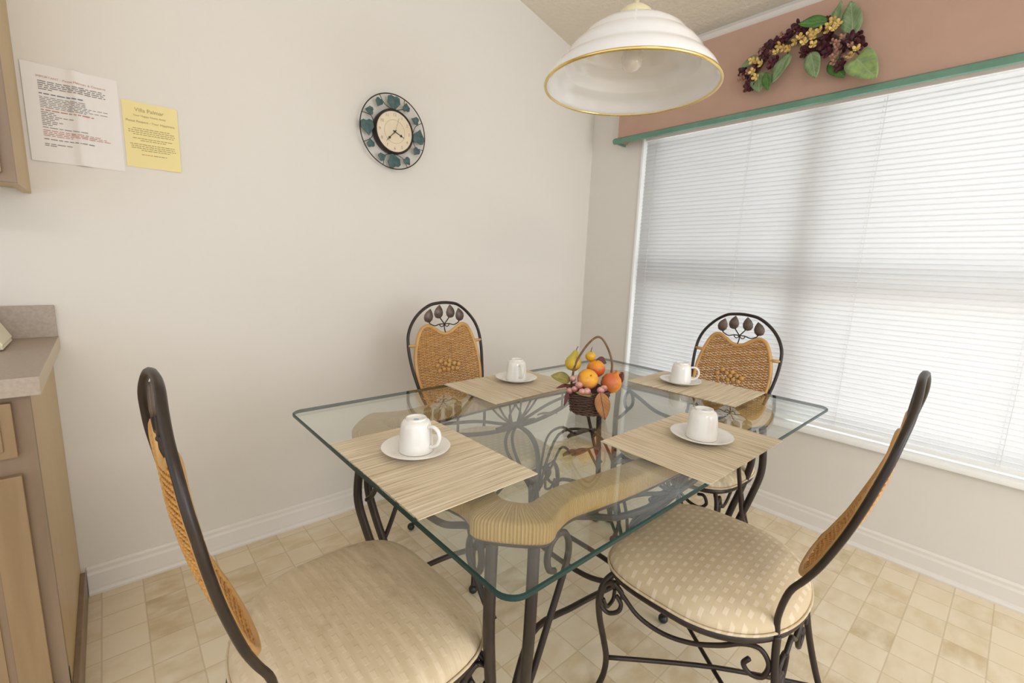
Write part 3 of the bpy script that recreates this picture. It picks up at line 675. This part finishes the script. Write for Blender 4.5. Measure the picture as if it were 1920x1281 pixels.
# aprons under the long rails
def apron(sy):
    y = sy*.335; rt_ = lambda x, z, dy=0: (x*sy, y+dy, z)
    bm = bmesh.new()
    tube(bm, [rt_(*p) for p in [(-.44, .680), (-.36, .650), (-.26, .612), (-.13, .590), (0, .585), (.13, .590), (.26, .612), (.36, .650), (.44, .680)]], .0085, 8)
    for s in (1, -1):
        tube(bm, [rt_(s*a, b, -sy*d) for a, b, d in [(-.42, .682, 0), (-.30, .663, 0), (-.185, .646, 0), (-.08, .616, 0), (0, .592, 0), (.055, .562, .015), (.075, .52, .045), (.062, .47, .080), (.034, .42, .105), (.012, .36, .118), (.008, .235, .122)]], .0062, 8)
        tube(bm, [rt_(s*a, b, -sy*d) for a, b, d in [(-.10, .600, .008), (-.02, .600, .008), (.030, .572, .024), (.052, .53, .055), (.046, .47, .090), (.022, .41, .112), (-.010, .35, .124), (-.012, .235, .126)]], .0062, 8)
    for k in (-.016, 0, .016): tube(bm, [rt_(k, .42, -sy*.112), rt_(k*1.3, .33, -sy*.126), rt_(k*1.9, .225, -sy*.130)], .0062, 8)
    for s in (1, -1):
        for a, b in ((.030, .686), (.085, .686), (.120, .686)):
            tube(bm, [rt_(s*.012, .598), rt_(s*(a*.55+.008), .64), rt_(s*a, b)], .0042, 6)
        tube(bm, [rt_(s*.012, .600), rt_(s*.030, .632), rt_(s*.012, .662), rt_(s*-.006, .676)], .0042, 6)
    for x in (-.27, .27): tube(bm, [rt_(x, .690), rt_(x, .615)], .005, 6, raw=True)
    ball(bm, rt_(0, .592), .038, (1, .35, .38)); 
    link('apron_scrollwork', bm, m_iron, tb)
apron(1); apron(-1)
def end_apron(sx):
    bm = bmesh.new(); x = sx*.605
    tube(bm, [(x, a, b) for a, b in [(-.27, .680), (-.18, .645), (-.09, .605), (0, .595), (.09, .605), (.18, .645), (.27, .680)]], .0085, 8)
    link('apron_scrollwork', bm, m_iron, tb)
end_apron(1); end_apron(-1)
# low stretchers tie the four legs to the middle
bm = bmesh.new()
for sx in (1, -1):
    for sy in (1, -1):
        tube(bm, [(sx*.555, sy*.285, .20), (sx*.40, sy*.20, .27), (sx*.22, sy*.19, .25), (sx*.03, sy*.205, .240)], .0085, 8)
for x in (.02, -.02): tube(bm, [(x, .205, .236), (x*3, .10, .222), (x*3, -.10, .222), (x, -.205, .236)], .0085, 8)
link('stretcher', bm, m_iron, tb)
def iron_leaf(c, d, L, wd, parent):
    c = Vector(c); d = Vector(d).normalized(); bm = bmesh.new(); leaf(bm, c-d*L/2, c+d*L/2, (0, 0.35, 1), wd, curl=.05, fold=.2, th=.0012); link('metal_leaf', bm, m_iron2, parent)
for s in (1, -1):
    bm = bmesh.new()
    tube(bm, [(s*.03, s*.22, .35), (s*.07, s*.19, .46), (s*.04, s*.12, .565), (s*-.04, 0, .598)], .0048, 7)
    tube(bm, [(s*.03, s*.22, .35), (s*.09, s*.25, .53), (s*.0, s*.10, .655), (s*-.035, 0, .668)], .0048, 7)
    tube(bm, [(s*.03, s*.22, .35), (s*.13, s*.22, .56), (s*.20, s*.10, .60), (s*.27, s*.13, .57), (s*.28, s*.17, .53)], .0055, 7)
    ls = link('leaf_stem', bm, m_iron, tb)
    iron_leaf((s*.015, s*-.005, .600), (1, s*.12, .02), .12, .052, ls); iron_leaf((s*.02, 0, .668), (1, .1, 0), .115, .042, ls); iron_leaf((s*.06, s*.22, .66), (1, -.2, 0), .09, .04, ls)

# ------------------------------------------------------------------ chairs (local: front = +Y, origin on the floor)
def seat_outline(n=72, k=1.0):
    out = []
    for i in range(n):
        a = 2*PI*i/n; c, s = math.cos(a), math.sin(a)
        e = 4.0 if s > 0 else 2.1
        r = (abs(c)**e + abs(s)**e)**(-1/e); x, y = r*c, r*s
        hx = .250
        out.append((x*hx*k, (y*.238 if y > 0 else y*.215)*k))
    return out
prof_back = [(z_, y_, x_*(.915 if z_ > .56 else .96 if z_ > .5 else 1)) for z_, y_, x_ in [(.42, -.186, .130), (.47, -.182, .132), (.545, -.197, .148), (.592, -.222, .162), (.647, -.247, .180), (.733, -.278, .199), (.80, -.298, .208), (.85, -.311, .209), (.894, -.322, .203), (.935, -.330, .184), (.970, -.336, .155), (1.0, -.338, .118), (1.022, -.337, .075), (1.029, -.336, .035), (1.031, -.336, 0)]]
def by(z):
    P = prof_back
    for (z0, y0, _), (z1, y1, _) in zip(P, P[1:]):
        if z <= z1: return y0+(y1-y0)*max(0, (z-z0)/(z1-z0))
    return P[-1][1]
prof_back0 = prof_back
def make_chair(label, m_s, lean=0.0):
    global prof_back
    prof_back = [(z_, y_+lean*max(0, z_-.42), x_) for z_, y_, x_ in prof_back0]
    t = thing('dining_chair', label, 'chair')
    # cushion
    bm = bmesh.new(); rings = []
    prof = [(0.0, .4895), (.25, .489), (.5, .4865), (.72, .481), (.87, .472), (.95, .460), (.985, .448), (.995, .438), (.98, .430), (.95, .428)]
    for kf, z in prof[1:]: rings.append([bm.verts.new((x, y, z)) for x, y in seat_outline(72, kf)])
    for A, B_ in zip(rings, rings[1:]):
        for i in range(72): bm.faces.new((A[i], A[(i+1) % 72], B_[(i+1) % 72], B_[i]))
    c = bm.verts.new((0, 0, .4895))
    for i in range(72): bm.faces.new((c, rings[0][i], rings[0][(i+1) % 72]))
    bm.faces.new(rings[-1][::-1])
    se = link('seat', bm, m_s, t)
    bm = bmesh.new(); tube(bm, [(x, y, .433) for x, y in seat_outline(72, 1.003)], .0035, 6, closed=True, raw=True); link('piping', bm, m_s, se)
    bm = bmesh.new(); tube(bm, [(x, y, .418) for x, y in seat_outline(72, .965)], .0105, 8, closed=True, raw=True, sq=(.75, 1)); link('seat_frame', bm, m_iron, t)
    # legs
    for s in (1, -1):
        bm = bmesh.new(); tube(bm, [(s*.205, .180, .416), (s*.226, .200, .385), (s*.232, .210, .335), (s*.222, .210, .27), (s*.202, .203, .19), (s*.190, .198, .13), (s*.190, .202, .075), (s*.200, .214, .025)], .0085, 8)
        l = link('leg', bm, m_iron, t); bm = bmesh.new(); ball(bm, (s*.200, .215, .017), .0165, u=14, v=10); link('foot_cap', bm, m_rubber, l)
        bm = bmesh.new(); tube(bm, [(s*.130, -.186, .425), (s*.134, -.190, .36), (s*.145, -.205, .27), (s*.160, -.232, .16), (s*.175, -.262, .07), (s*.188, -.285, .022)], .0085, 8)
        l = link('leg', bm, m_iron, t); bm = bmesh.new(); ball(bm, (s*.189, -.287, .017), .0165, u=14, v=10); link('foot_cap', bm, m_rubber, l)
    bm = bmesh.new(); pts = [(-x, y, z) for z, y, x in prof_back] + [(x, y, z) for z, y, x in prof_back[::-1][1:]]
    tube(bm, pts, .0070, 8, n=4); bf = link('back_frame', bm, m_iron, t)
    # X stretcher
    bm = bmesh.new()
    tube(bm, [(.189, .198, .130), (0, -.03, .124), (-.166, -.245, .122)], .0062, 8); tube(bm, [(-.189, .198, .130), (0, -.03, .138), (.166, -.245, .122)], .0062, 8)
    link('stretcher', bm, m_iron, t)
    # scrollwork, four sides
    def side(s):
        bm = bmesh.new(); f = lambda y, z: (s*(.232-.052*max(0, (.21-y))/.2 if y > 0 else .178-.045*(-y)/.2), y, z)
        tube(bm, [f(*p) for p in [(.205, .335), (.199, .375), (.178, .394), (.155, .380), (.15, .36)]], .006, 7)
        tube(bm, [f(*p) for p in [(.196, .382), (.206, .345), (.203, .315), (.182, .302), (.158, .318), (.152, .342), (.166, .362)]], .006, 7)
        tube(bm, [f(*p) for p in [(.175, .398), (.145, .365), (.105, .328), (.045, .310), (-.02, .318), (-.08, .345), (-.125, .375), (-.160, .380), (-.180, .350), (-.172, .315), (-.148, .308), (-.132, .325), (-.142, .345)]], .006, 7)
        link('side_scroll', bm, m_iron, t)
    side(1); side(-1)
    bm = bmesh.new()
    for s in (1, -1):
        tube(bm, [(s*a, .203, b) for a, b in [(.020, .412), (.07, .375), (.12, .345), (.165, .340), (.19, .365), (.178, .392), (.155, .388)]], .006, 7)
        tube(bm, [(s*a, .203, b) for a, b in [(.222, .33), (.20, .295), (.17, .30), (.165, .33)]], .0055, 7)
    link('front_scroll', bm, m_iron, t)
    bm = bmesh.new()
    for s in (1, -1):
        tube(bm, [(s*a, -.196, b) for a, b in [(.128, .31), (.112, .345), (.085, .355), (.055, .335), (.060, .29), (.085, .268), (.108, .285), (.100, .31), (.082, .305)]], .006, 7)
        tube(bm, [(s*a, -.199, b) for a, b in [(.085, .355), (.05, .378), (.025, .36), (0, .345)]], .006, 7)
    link('rear_scroll', bm, m_iron, t)
    # rattan panel
    zb, zlist = .575, None
    rim_r = [(0, .890), (.030, .896), (.062, .915), (.095, .930), (.126, .922), (.148, .892), (.165, .850), (.178, .800), (.182, .745), (.176, .690), (.160, .640), (.138, .600), (.105, .575), (.05, .562), (0, .560)]
    rim_r = [(a_*.915, b_) for a_, b_ in rim_r]
    rim = rim_r + [(-x, z) for x, z in rim_r[::-1][1:-1]]
    def surf(x, z, d=0): return (x, by(z)+.006 - .030*(x/.18)**2*0 + d + .018*math.sin(PI*(z-.56)/.37)*(1-(x/.2)**2)*-1, z)
    bp_ = thing('tmp', '', ''); bpy.data.objects.remove(bp_)
    bm = bmesh.new(); tube(bm, [surf(x, z, .0) for x, z in rim], .0085, 8, closed=True, n=4); rim_o = link('rattan_panel', bm, m_rimrat, t)
    dense = cr([(x, 0, z) for x, z in rim], 8, True)
    def hspan(z):
        xs = []
        n_ = len(dense)
        for i in range(n_):
            a, b = dense[i], dense[(i+1) % n_]
            if (a.z-z)*(b.z-z) < 0: xs.append(a.x+(b.x-a.x)*(z-a.z)/(b.z-a.z))
        xs.sort(); return [(xs[i], xs[i+1]) for i in range(0, len(xs)-1, 2)]
    def vspan(x):
        zs = []
        n_ = len(dense)
        for i in range(n_):
            a, b = dense[i], dense[(i+1) % n_]
            if (a.x-x)*(b.x-x) < 0: zs.append(a.z+(b.z-a.z)*(x-a.x)/(b.x-a.x))
        return (min(zs), max(zs)) if len(zs) >= 2 else None
    bm = bmesh.new(); st = .0215; ks = [k*st+st/2 for k in range(-9, 9)]
    for x in ks:
        v = vspan(x)
        if v: tube(bm, [surf(x, v[0]+(v[1]-v[0])*i/10) for i in range(11)], .0030, 5, raw=True)
    z = .574; row = 0
    while z < .925:
        for a, b in hspan(z):
            nn = max(3, int((b-a)/st*4)); pts = []
            for i in range(nn+1):
                x = a+(b-a)*i/nn; ph = math.cos(PI*(x-st/2)/st)*(1 if row % 2 else -1)
                pts.append(surf(x, z+.0006*math.sin(37*x+row), .0042*ph))
            tube(bm, pts, .0026, 4, raw=True, sq=(1, 1))
        z += .0056; row += 1
    link('woven_cane', bm, m_rattan, rim_o)
    bm = bmesh.new()
    for x, z in [(-.045, .748), (-.025, .752), (-.005, .760), (.015, .754), (.035, .762), (.052, .750), (-.015, .738), (.005, .735), (.025, .738), (-.035, .736), (.045, .735), (0, .748)]:
        ball(bm, surf(x*1.15, .745+(z-.745)*1.5, .009), .0115, (1, .8, 1), u=10, v=7)
    link('woven_knots', bm, m_rimrat, rim_o)
    for s in (1, -1):
        bm = bmesh.new()
        tube(bm, [(s*.149, by(.848)+.002, .848), (s*.192, by(.848), .850)], .0075, 7, raw=True)
        link('cane_binding', bm, m_rimrat, bf); bm = bmesh.new()
        tube(bm, [(s*.138, by(.63)+.002, .625), (s*.160, by(.63), .628)], .0075, 7, raw=True)
        link('cane_binding', bm, m_rimrat, bf)
    # leaf ornament
    yo = by(.95)+.003; bm = bmesh.new()
    tube(bm, [(0, by(.89)+.004, .893), (0, yo, .915), (0, yo, .936)], .0028, 6)
    for s in (1, -1):
        tube(bm, [(0, yo, .934), (s*.025, yo, .934), (s*.050, yo, .928), (s*.074, yo, .938), (s*.082, yo, .950)], .0026, 6)
        tube(bm, [(0, yo, .934), (s*.012, yo, .948), (s*.026, yo, .966)], .0026, 6)
        tube(bm, [(0, yo, .930), (s*.012, yo, .922), (s*.022, yo, .926), (s*.024, yo, .932)], .0022, 6)
    ball(bm, (0, yo, .932), .006, u=10, v=6)
    orn = link('ornament_stem', bm, m_iron, bf)
    for (x, z, an) in [(-.082, .970, .25), (-.031, .986, .12), (.031, .986, -.12), (.082, .970, -.25)]:
        bm = bmesh.new(); ol = [(0, -.026), (.013, -.023), (.0215, -.010), (.022, .004), (.016, .018), (.007, .029), (0, .036), (-.007, .029), (-.016, .018), (-.022, .004), (-.0215, -.010), (-.013, -.023)]
        ca, sa = math.cos(-an), math.sin(-an); cc = Vector((x, yo, z)); n_ = len(ol)
        F = [bm.verts.new(cc+Vector((a*ca-b*sa, .001, a*sa+b*ca))) for a, b in ol]; Bk = [bm.verts.new(v.co+Vector((0, -.003, 0))) for v in F]
        cf = bm.verts.new(cc+Vector((0, .004, 0))); bm.faces.new(Bk)
        for i in range(n_): j = (i+1) % n_; bm.faces.new((cf, F[i], F[j])); bm.faces.new((F[i], Bk[i], Bk[j], F[j]))
        link('metal_leaf', bm, m_iron2, orn)
    return t
ch = make_chair('iron and rattan chair at the near side of table, nearest the window wall corner of photo', m_seat)
ch['label'] = 'iron and rattan chair at right front, its dotted cream seat fully in view'
ch.location = (-1.312, -1.608, 0); ch.rotation_euler = (0, 0, .055); ch['group'] = 'dining chairs round the glass table'
for loc, rz, lab, ms in [((-1.350, -.642, 0), PI-.02, 'iron and rattan chair with its back to the wall below the clock', m_seat),
                     ((-.670, -1.198, 0), PI/2-.04, 'iron and rattan chair in front of the window blind', m_seat),
                     ]:
    c = copy_tree(ch); c.location = loc; c.rotation_euler = (0, 0, rz); c['label'] = lab
c = make_chair('iron and rattan chair at left front with a stained worn cream seat', m_seat_worn, .085)
c.location = (-2.158, -1.200, 0); c.rotation_euler = (0, 0, -1.528); c['group'] = ch['group']

# ------------------------------------------------------------------ placemats (local: ribs along X; size sx by sy)
def placemat(c, rot, label):
    bm = bmesh.new(); hx, hy = .152, .218; nx, ny = 8, 14; top = []
    ph = random.uniform(0, 6)
    for i in range(nx+1):
        top.append([bm.verts.new(((i/nx*2-1)*hx, (j/ny*2-1)*hy, .0024+.0008*math.sin(i*1.1+ph)*math.sin(j*.9+ph)**2)) for j in range(ny+1)])
    for i in range(nx):
        for j in range(ny): bm.faces.new((top[i][j], top[i+1][j], top[i+1][j+1], top[i][j+1]))
    ext = bmesh.ops.extrude_face_region(bm, geom=bm.faces[:])
    for g in ext['geom']:
        if isinstance(g, bmesh.types.BMVert): g.co.z = .0002
    o = link('placemat', bm, m_mat, smooth=False); o.location = (c[0], c[1], .7497); o.rotation_euler = (0, 0, rot); tag(o, label, 'placemat', 'woven placemats on the glass table')
placemat((-1.944, -1.168), 0.005, 'woven straw placemat at the left end of table, before the stained chair')
placemat((-1.327, -.776), PI/2+.02, 'woven straw placemat nearest the clock wall')
placemat((-.722, -1.210), 0.03, 'woven straw placemat at the window end of table')
placemat((-1.300, -1.503), PI/2-.01, 'woven straw placemat before the right front chair')

# ------------------------------------------------------------------ saucers and upside-down cups
def saucer(c, label):
    bm = bmesh.new(); lathe(bm, [(0, .0035), (.03, .0035), (.034, .0), (.038, .0), (.050, .0055), (.074, .0145), (.0825, .0185), (.0828, .0200), (.080, .0205), (.055, .012), (.040, .0075), (.030, .0078), (0, .0078)], seg=56)
    o = link('saucer', bm, m_porc, angle=60); o.location = (c[0], c[1], .7528); tag(o, label, 'saucer', 'white saucers on the placemats')
def cup(c, ang, label):
    t = thing('coffee_cup', label, 'cup', (c[0], c[1], .7528+.0082), ang, 'upturned cups on the saucers')
    bm = bmesh.new()   # mouth down; foot ring up
    lathe(bm, [(.0355, .0008), (.0375, 0), (.0385, .001), (.0375, .012), (.0365, .030), (.0350, .050), (.0325, .064), (.028, .0705), (.0235, .0725), (.0225, .0765), (.0205, .0765), (.0200, .0725), (.010, .0715), (0, .0715)], seg=48)
    lathe(bm, [(.0355, .0008), (.0345, .030), (.0325, .052), (.026, .066), (0, .068)], seg=48)
    b = link('cup_body', bm, m_porc, t, angle=50)
    bm = bmesh.new(); tube(bm, [(.0335, 0, .060), (.046, 0, .062), (.058, 0, .054), (.062, 0, .040), (.057, 0, .025), (.046, 0, .017), (.0365, 0, .016)], .0048, 8, sq=(1.25, .8)); link('handle', bm, m_porc, t)
    bm = bmesh.new(); lathe(bm, [(0, .0716), (.006, .0716), (.006, .0719), (0, .0719)], seg=20); link('maker_mark', bm, mat('pale_blue_stamp', (.45, .55, .68), .3), b)
    return t
cups = [((-1.953, -1.128), -1.15, 'before the stained chair at left'), ((-1.285, -.748), -1.95, 'nearest the clock wall'),
        ((-.735, -1.155), -1.15, 'at the window end of the table'), ((-1.278, -1.512), .95, 'before the right front chair')]
for c, a, d in cups:
    saucer(c, 'round white saucer under the upturned cup '+d); cup(c, a, 'white cup upside down on saucer '+d).scale = (1.08, 1.08, 1.08)

# ------------------------------------------------------------------ fruit basket
bk = thing('fruit_basket', 'small dark twig basket with arched handle and painted leaves on glass table', 'basket', (-1.340, -1.158, .7498))
m_twig = mat('dark_twig', (0.075, 0.036, 0.024), .55, noise=((40, 40, 160), (0.13, 0.065, 0.04), .4, .75))
m_hand = mat('vine_handle', (0.20, 0.105, 0.055), .6, noise=((60, 60, 60), (0.12, 0.055, 0.03), .4, .7))
bm = bmesh.new(); zz = .003; row = 0
lathe(bm, [(0, .001), (.050, .001), (.060, .04), (.068, .078), (.062, .078), (.055, .04), (.045, .008), (0, .008)], seg=28)
while zz < .079:
    R = .053+.016*(zz/.08); N_ = 64
    tube(bm, [((R+.0022*math.cos(k*PI/4+row*PI))*math.cos(2*PI*k/N_), (R+.0022*math.cos(k*PI/4+row*PI))*math.sin(2*PI*k/N_), zz+.0012*math.sin(k*1.7+row*2.2)) for k in range(N_)], .0026, 5, closed=True, raw=True)
    zz += .0046; row += 1
link('woven_body', bm, m_twig, bk)
rr_, ll_ = Vector((.745, -.667, 0)), Vector((.667, .745, 0))
def bl_(px, pz, d=0): return Vector((0, 0, 0)) + rr_*px + ll_*d + Vector((0, 0, pz))   # px: to the right seen from the near side, d: away
bm = bmesh.new()
for o_ in (0, .0022): tube(bm, [bl_(a, b, o_) for a, b in [(-.058, .075), (-.055, .115), (-.047, .158), (-.024, .205), (.002, .238), (.022, .247), (.040, .232), (.060, .195), (.070, .155), (.066, .10), (.062, .075)]], .0034, 7)
link('handle', bm, m_hand, bk)
ml1 = leaf_mat('russet_green_leaf', (0.30, 0.24, 0.05), (0.16, 0.16, 0.05), (0.40, 0.30, 0.08)); ml2 = leaf_mat('orange_autumn_leaf', (0.46, 0.22, 0.065), (0.40, 0.17, 0.06), (0.11, 0.07, 0.075)); ml3 = leaf_mat('burgundy_leaf', (0.16, 0.05, 0.04), (0.10, 0.035, 0.03))
for a, b, c, d, wd, mm, d0, d1, nr in [(-.064, .106, -.126, .124, .040, ml1, -.02, -.03, (-.5, -.6, .7)), (-.062, .094, -.110, .090, .014, ml3, -.03, -.05, (-.4, -.4, .8)), (-.070, .080, -.082, .030, .014, ml3, -.04, -.05, (-.7, -.7, .1)),
        (.022, .088, .042, .002, .047, ml2, -.078, -.088, (-.7, -.7, .15)), (.085, .100, .108, .135, .035, ml3, .01, .0, (-.7, -.7, .2)), (.030, .168, .062, .152, .026, ml3, .045, .05, (-.6, -.6, .4)), (.0, .076, -.05, .083, .03, ml1, -.068, -.07, (-.4, -.4, .9))]:
    bm = bmesh.new(); leaf(bm, bl_(a, b, d0), bl_(c, d, d1), nr, wd, curl=.05, fold=.18); link('leaf', bm, mm, bk)
def fruit(name, label, cat, px, pz, d, r, mm, sz=(1, 1, 1), kind='round', tilt=(0, 0, 0), group=None):
    bm = bmesh.new()
    if kind == 'pear': prof = [(0, -r), (r*.55, -r*.88), (r*.92, -r*.45), (r, 0), (r*.88, r*.45), (r*.60, r*.85), (r*.42, r*1.2), (r*.30, r*1.45), (r*.12, r*1.58), (0, r*1.55)]
    elif kind == 'pom': prof = [(0, -r), (r*.5, -r*.9), (r*.88, -r*.52), (r, 0), (r*.9, r*.45), (r*.6, r*.8), (r*.26, r*.98), (r*.20, r*1.15), (r*.30, r*1.28), (r*.2, r*1.22), (0, r*1.08)]
    else: prof = [(0, -r*.88)]+[(r*math.cos(a)*1, r*math.sin(a)*.93) for a in [(-75+15*k)*PI/180 for k in range(11)]]+[(r*.08, r*.84), (0, r*.80)]
    lathe(bm, prof, seg=28, sx=sz[0], sy=sz[1])
    p = bk.location + bl_(px, pz, d)
    o = link(name, bm, mm); o.location = p; o.rotation_euler = tilt
    tag(o, label, cat, group)
    return o
m_pear = fruit_mat('yellow_green_pear', (0.62, 0.40, 0.035), (0.50, 0.40, 0.06)); m_lem = fruit_mat('golden_skin', (0.68, 0.36, 0.02), (0.70, 0.42, 0.05))
m_per = fruit_mat('orange_red_skin', (0.55, 0.10, 0.03), (0.80, 0.33, 0.03), 'z', .40, .9); m_pea = fruit_mat('peach_skin', (0.40, 0.10, 0.10), (0.85, 0.40, 0.03), 'z', .45, .92)
m_pom = fruit_mat('orange_pomegranate', (0.60, 0.15, 0.05), (0.85, 0.36, 0.03), 'x', .15, .6)
def with_stem(o, r, top, mm=None):
    bm = bmesh.new(); tube(bm, [(0, 0, top), (r*.05, 0, top+r*.25), (r*.2, 0, top+r*.5)], .0012, 5); link('fruit_stem', bm, m_stem, o)
o = fruit('pear', 'yellow pear leaning at the back left of basket', 'fruit', -.052, .155, .025, .027, m_pear, kind='pear', tilt=(.1, .15, 0)); with_stem(o, .027, .042)
o = fruit('lemon', 'small golden fruit at the top of basket', 'fruit', .004, .178, .03, .0175, m_lem); with_stem(o, .03, .014)
o = fruit('persimmon', 'orange red fruit behind the peach in basket', 'fruit', .022, .140, .018, .030, m_per); with_stem(o, .016, .024)
o = fruit('peach', 'large orange and pink peach at the centre front of basket', 'fruit', -.010, .115, -.030, .0335, m_pea, tilt=(.75, -.6, 0)); with_stem(o, .012, .026)
o = fruit('pomegranate', 'orange pomegranate at the right edge of basket', 'fruit', .070, .100, -.005, .0335, m_pom, sz=(1, 1, 1), kind='pom', tilt=(.25, .45, 0))
m_ber = fruit_mat('dusty_pink_berry', (0.34, 0.11, 0.105), (0.66, 0.36, 0.31), 'z', .3, .8)
for k, (a, b, d, r, lab) in enumerate([(-.040, .100, -.052, .0125, 'pink berry touching the peach at its left, above the others'), (-.052, .087, -.050, .0105, 'pink berry second from the left at basket rim'), (-.066, .079, -.042, .0105, 'leftmost pink berry at basket rim'),
        (-.031, .083, -.066, .0115, 'pink berry under the peach, left of a pair'), (-.017, .085, -.068, .0125, 'pink berry under the peach, right of a pair'), (.026, .090, -.066, .0120, 'pink berry left of the pomegranate, above the orange leaf'), (.036, .096, -.062, .0110, 'pink berry touching the pomegranate'), (-.058, .115, -.030, .0105, 'pale pink berry behind the handle foot at left')]):
    fruit('berry', lab, 'berry', a, b, d, r, m_ber, tilt=(random.uniform(-.4, .4), random.uniform(-.4, .4), 0), group='pink berries in the basket')
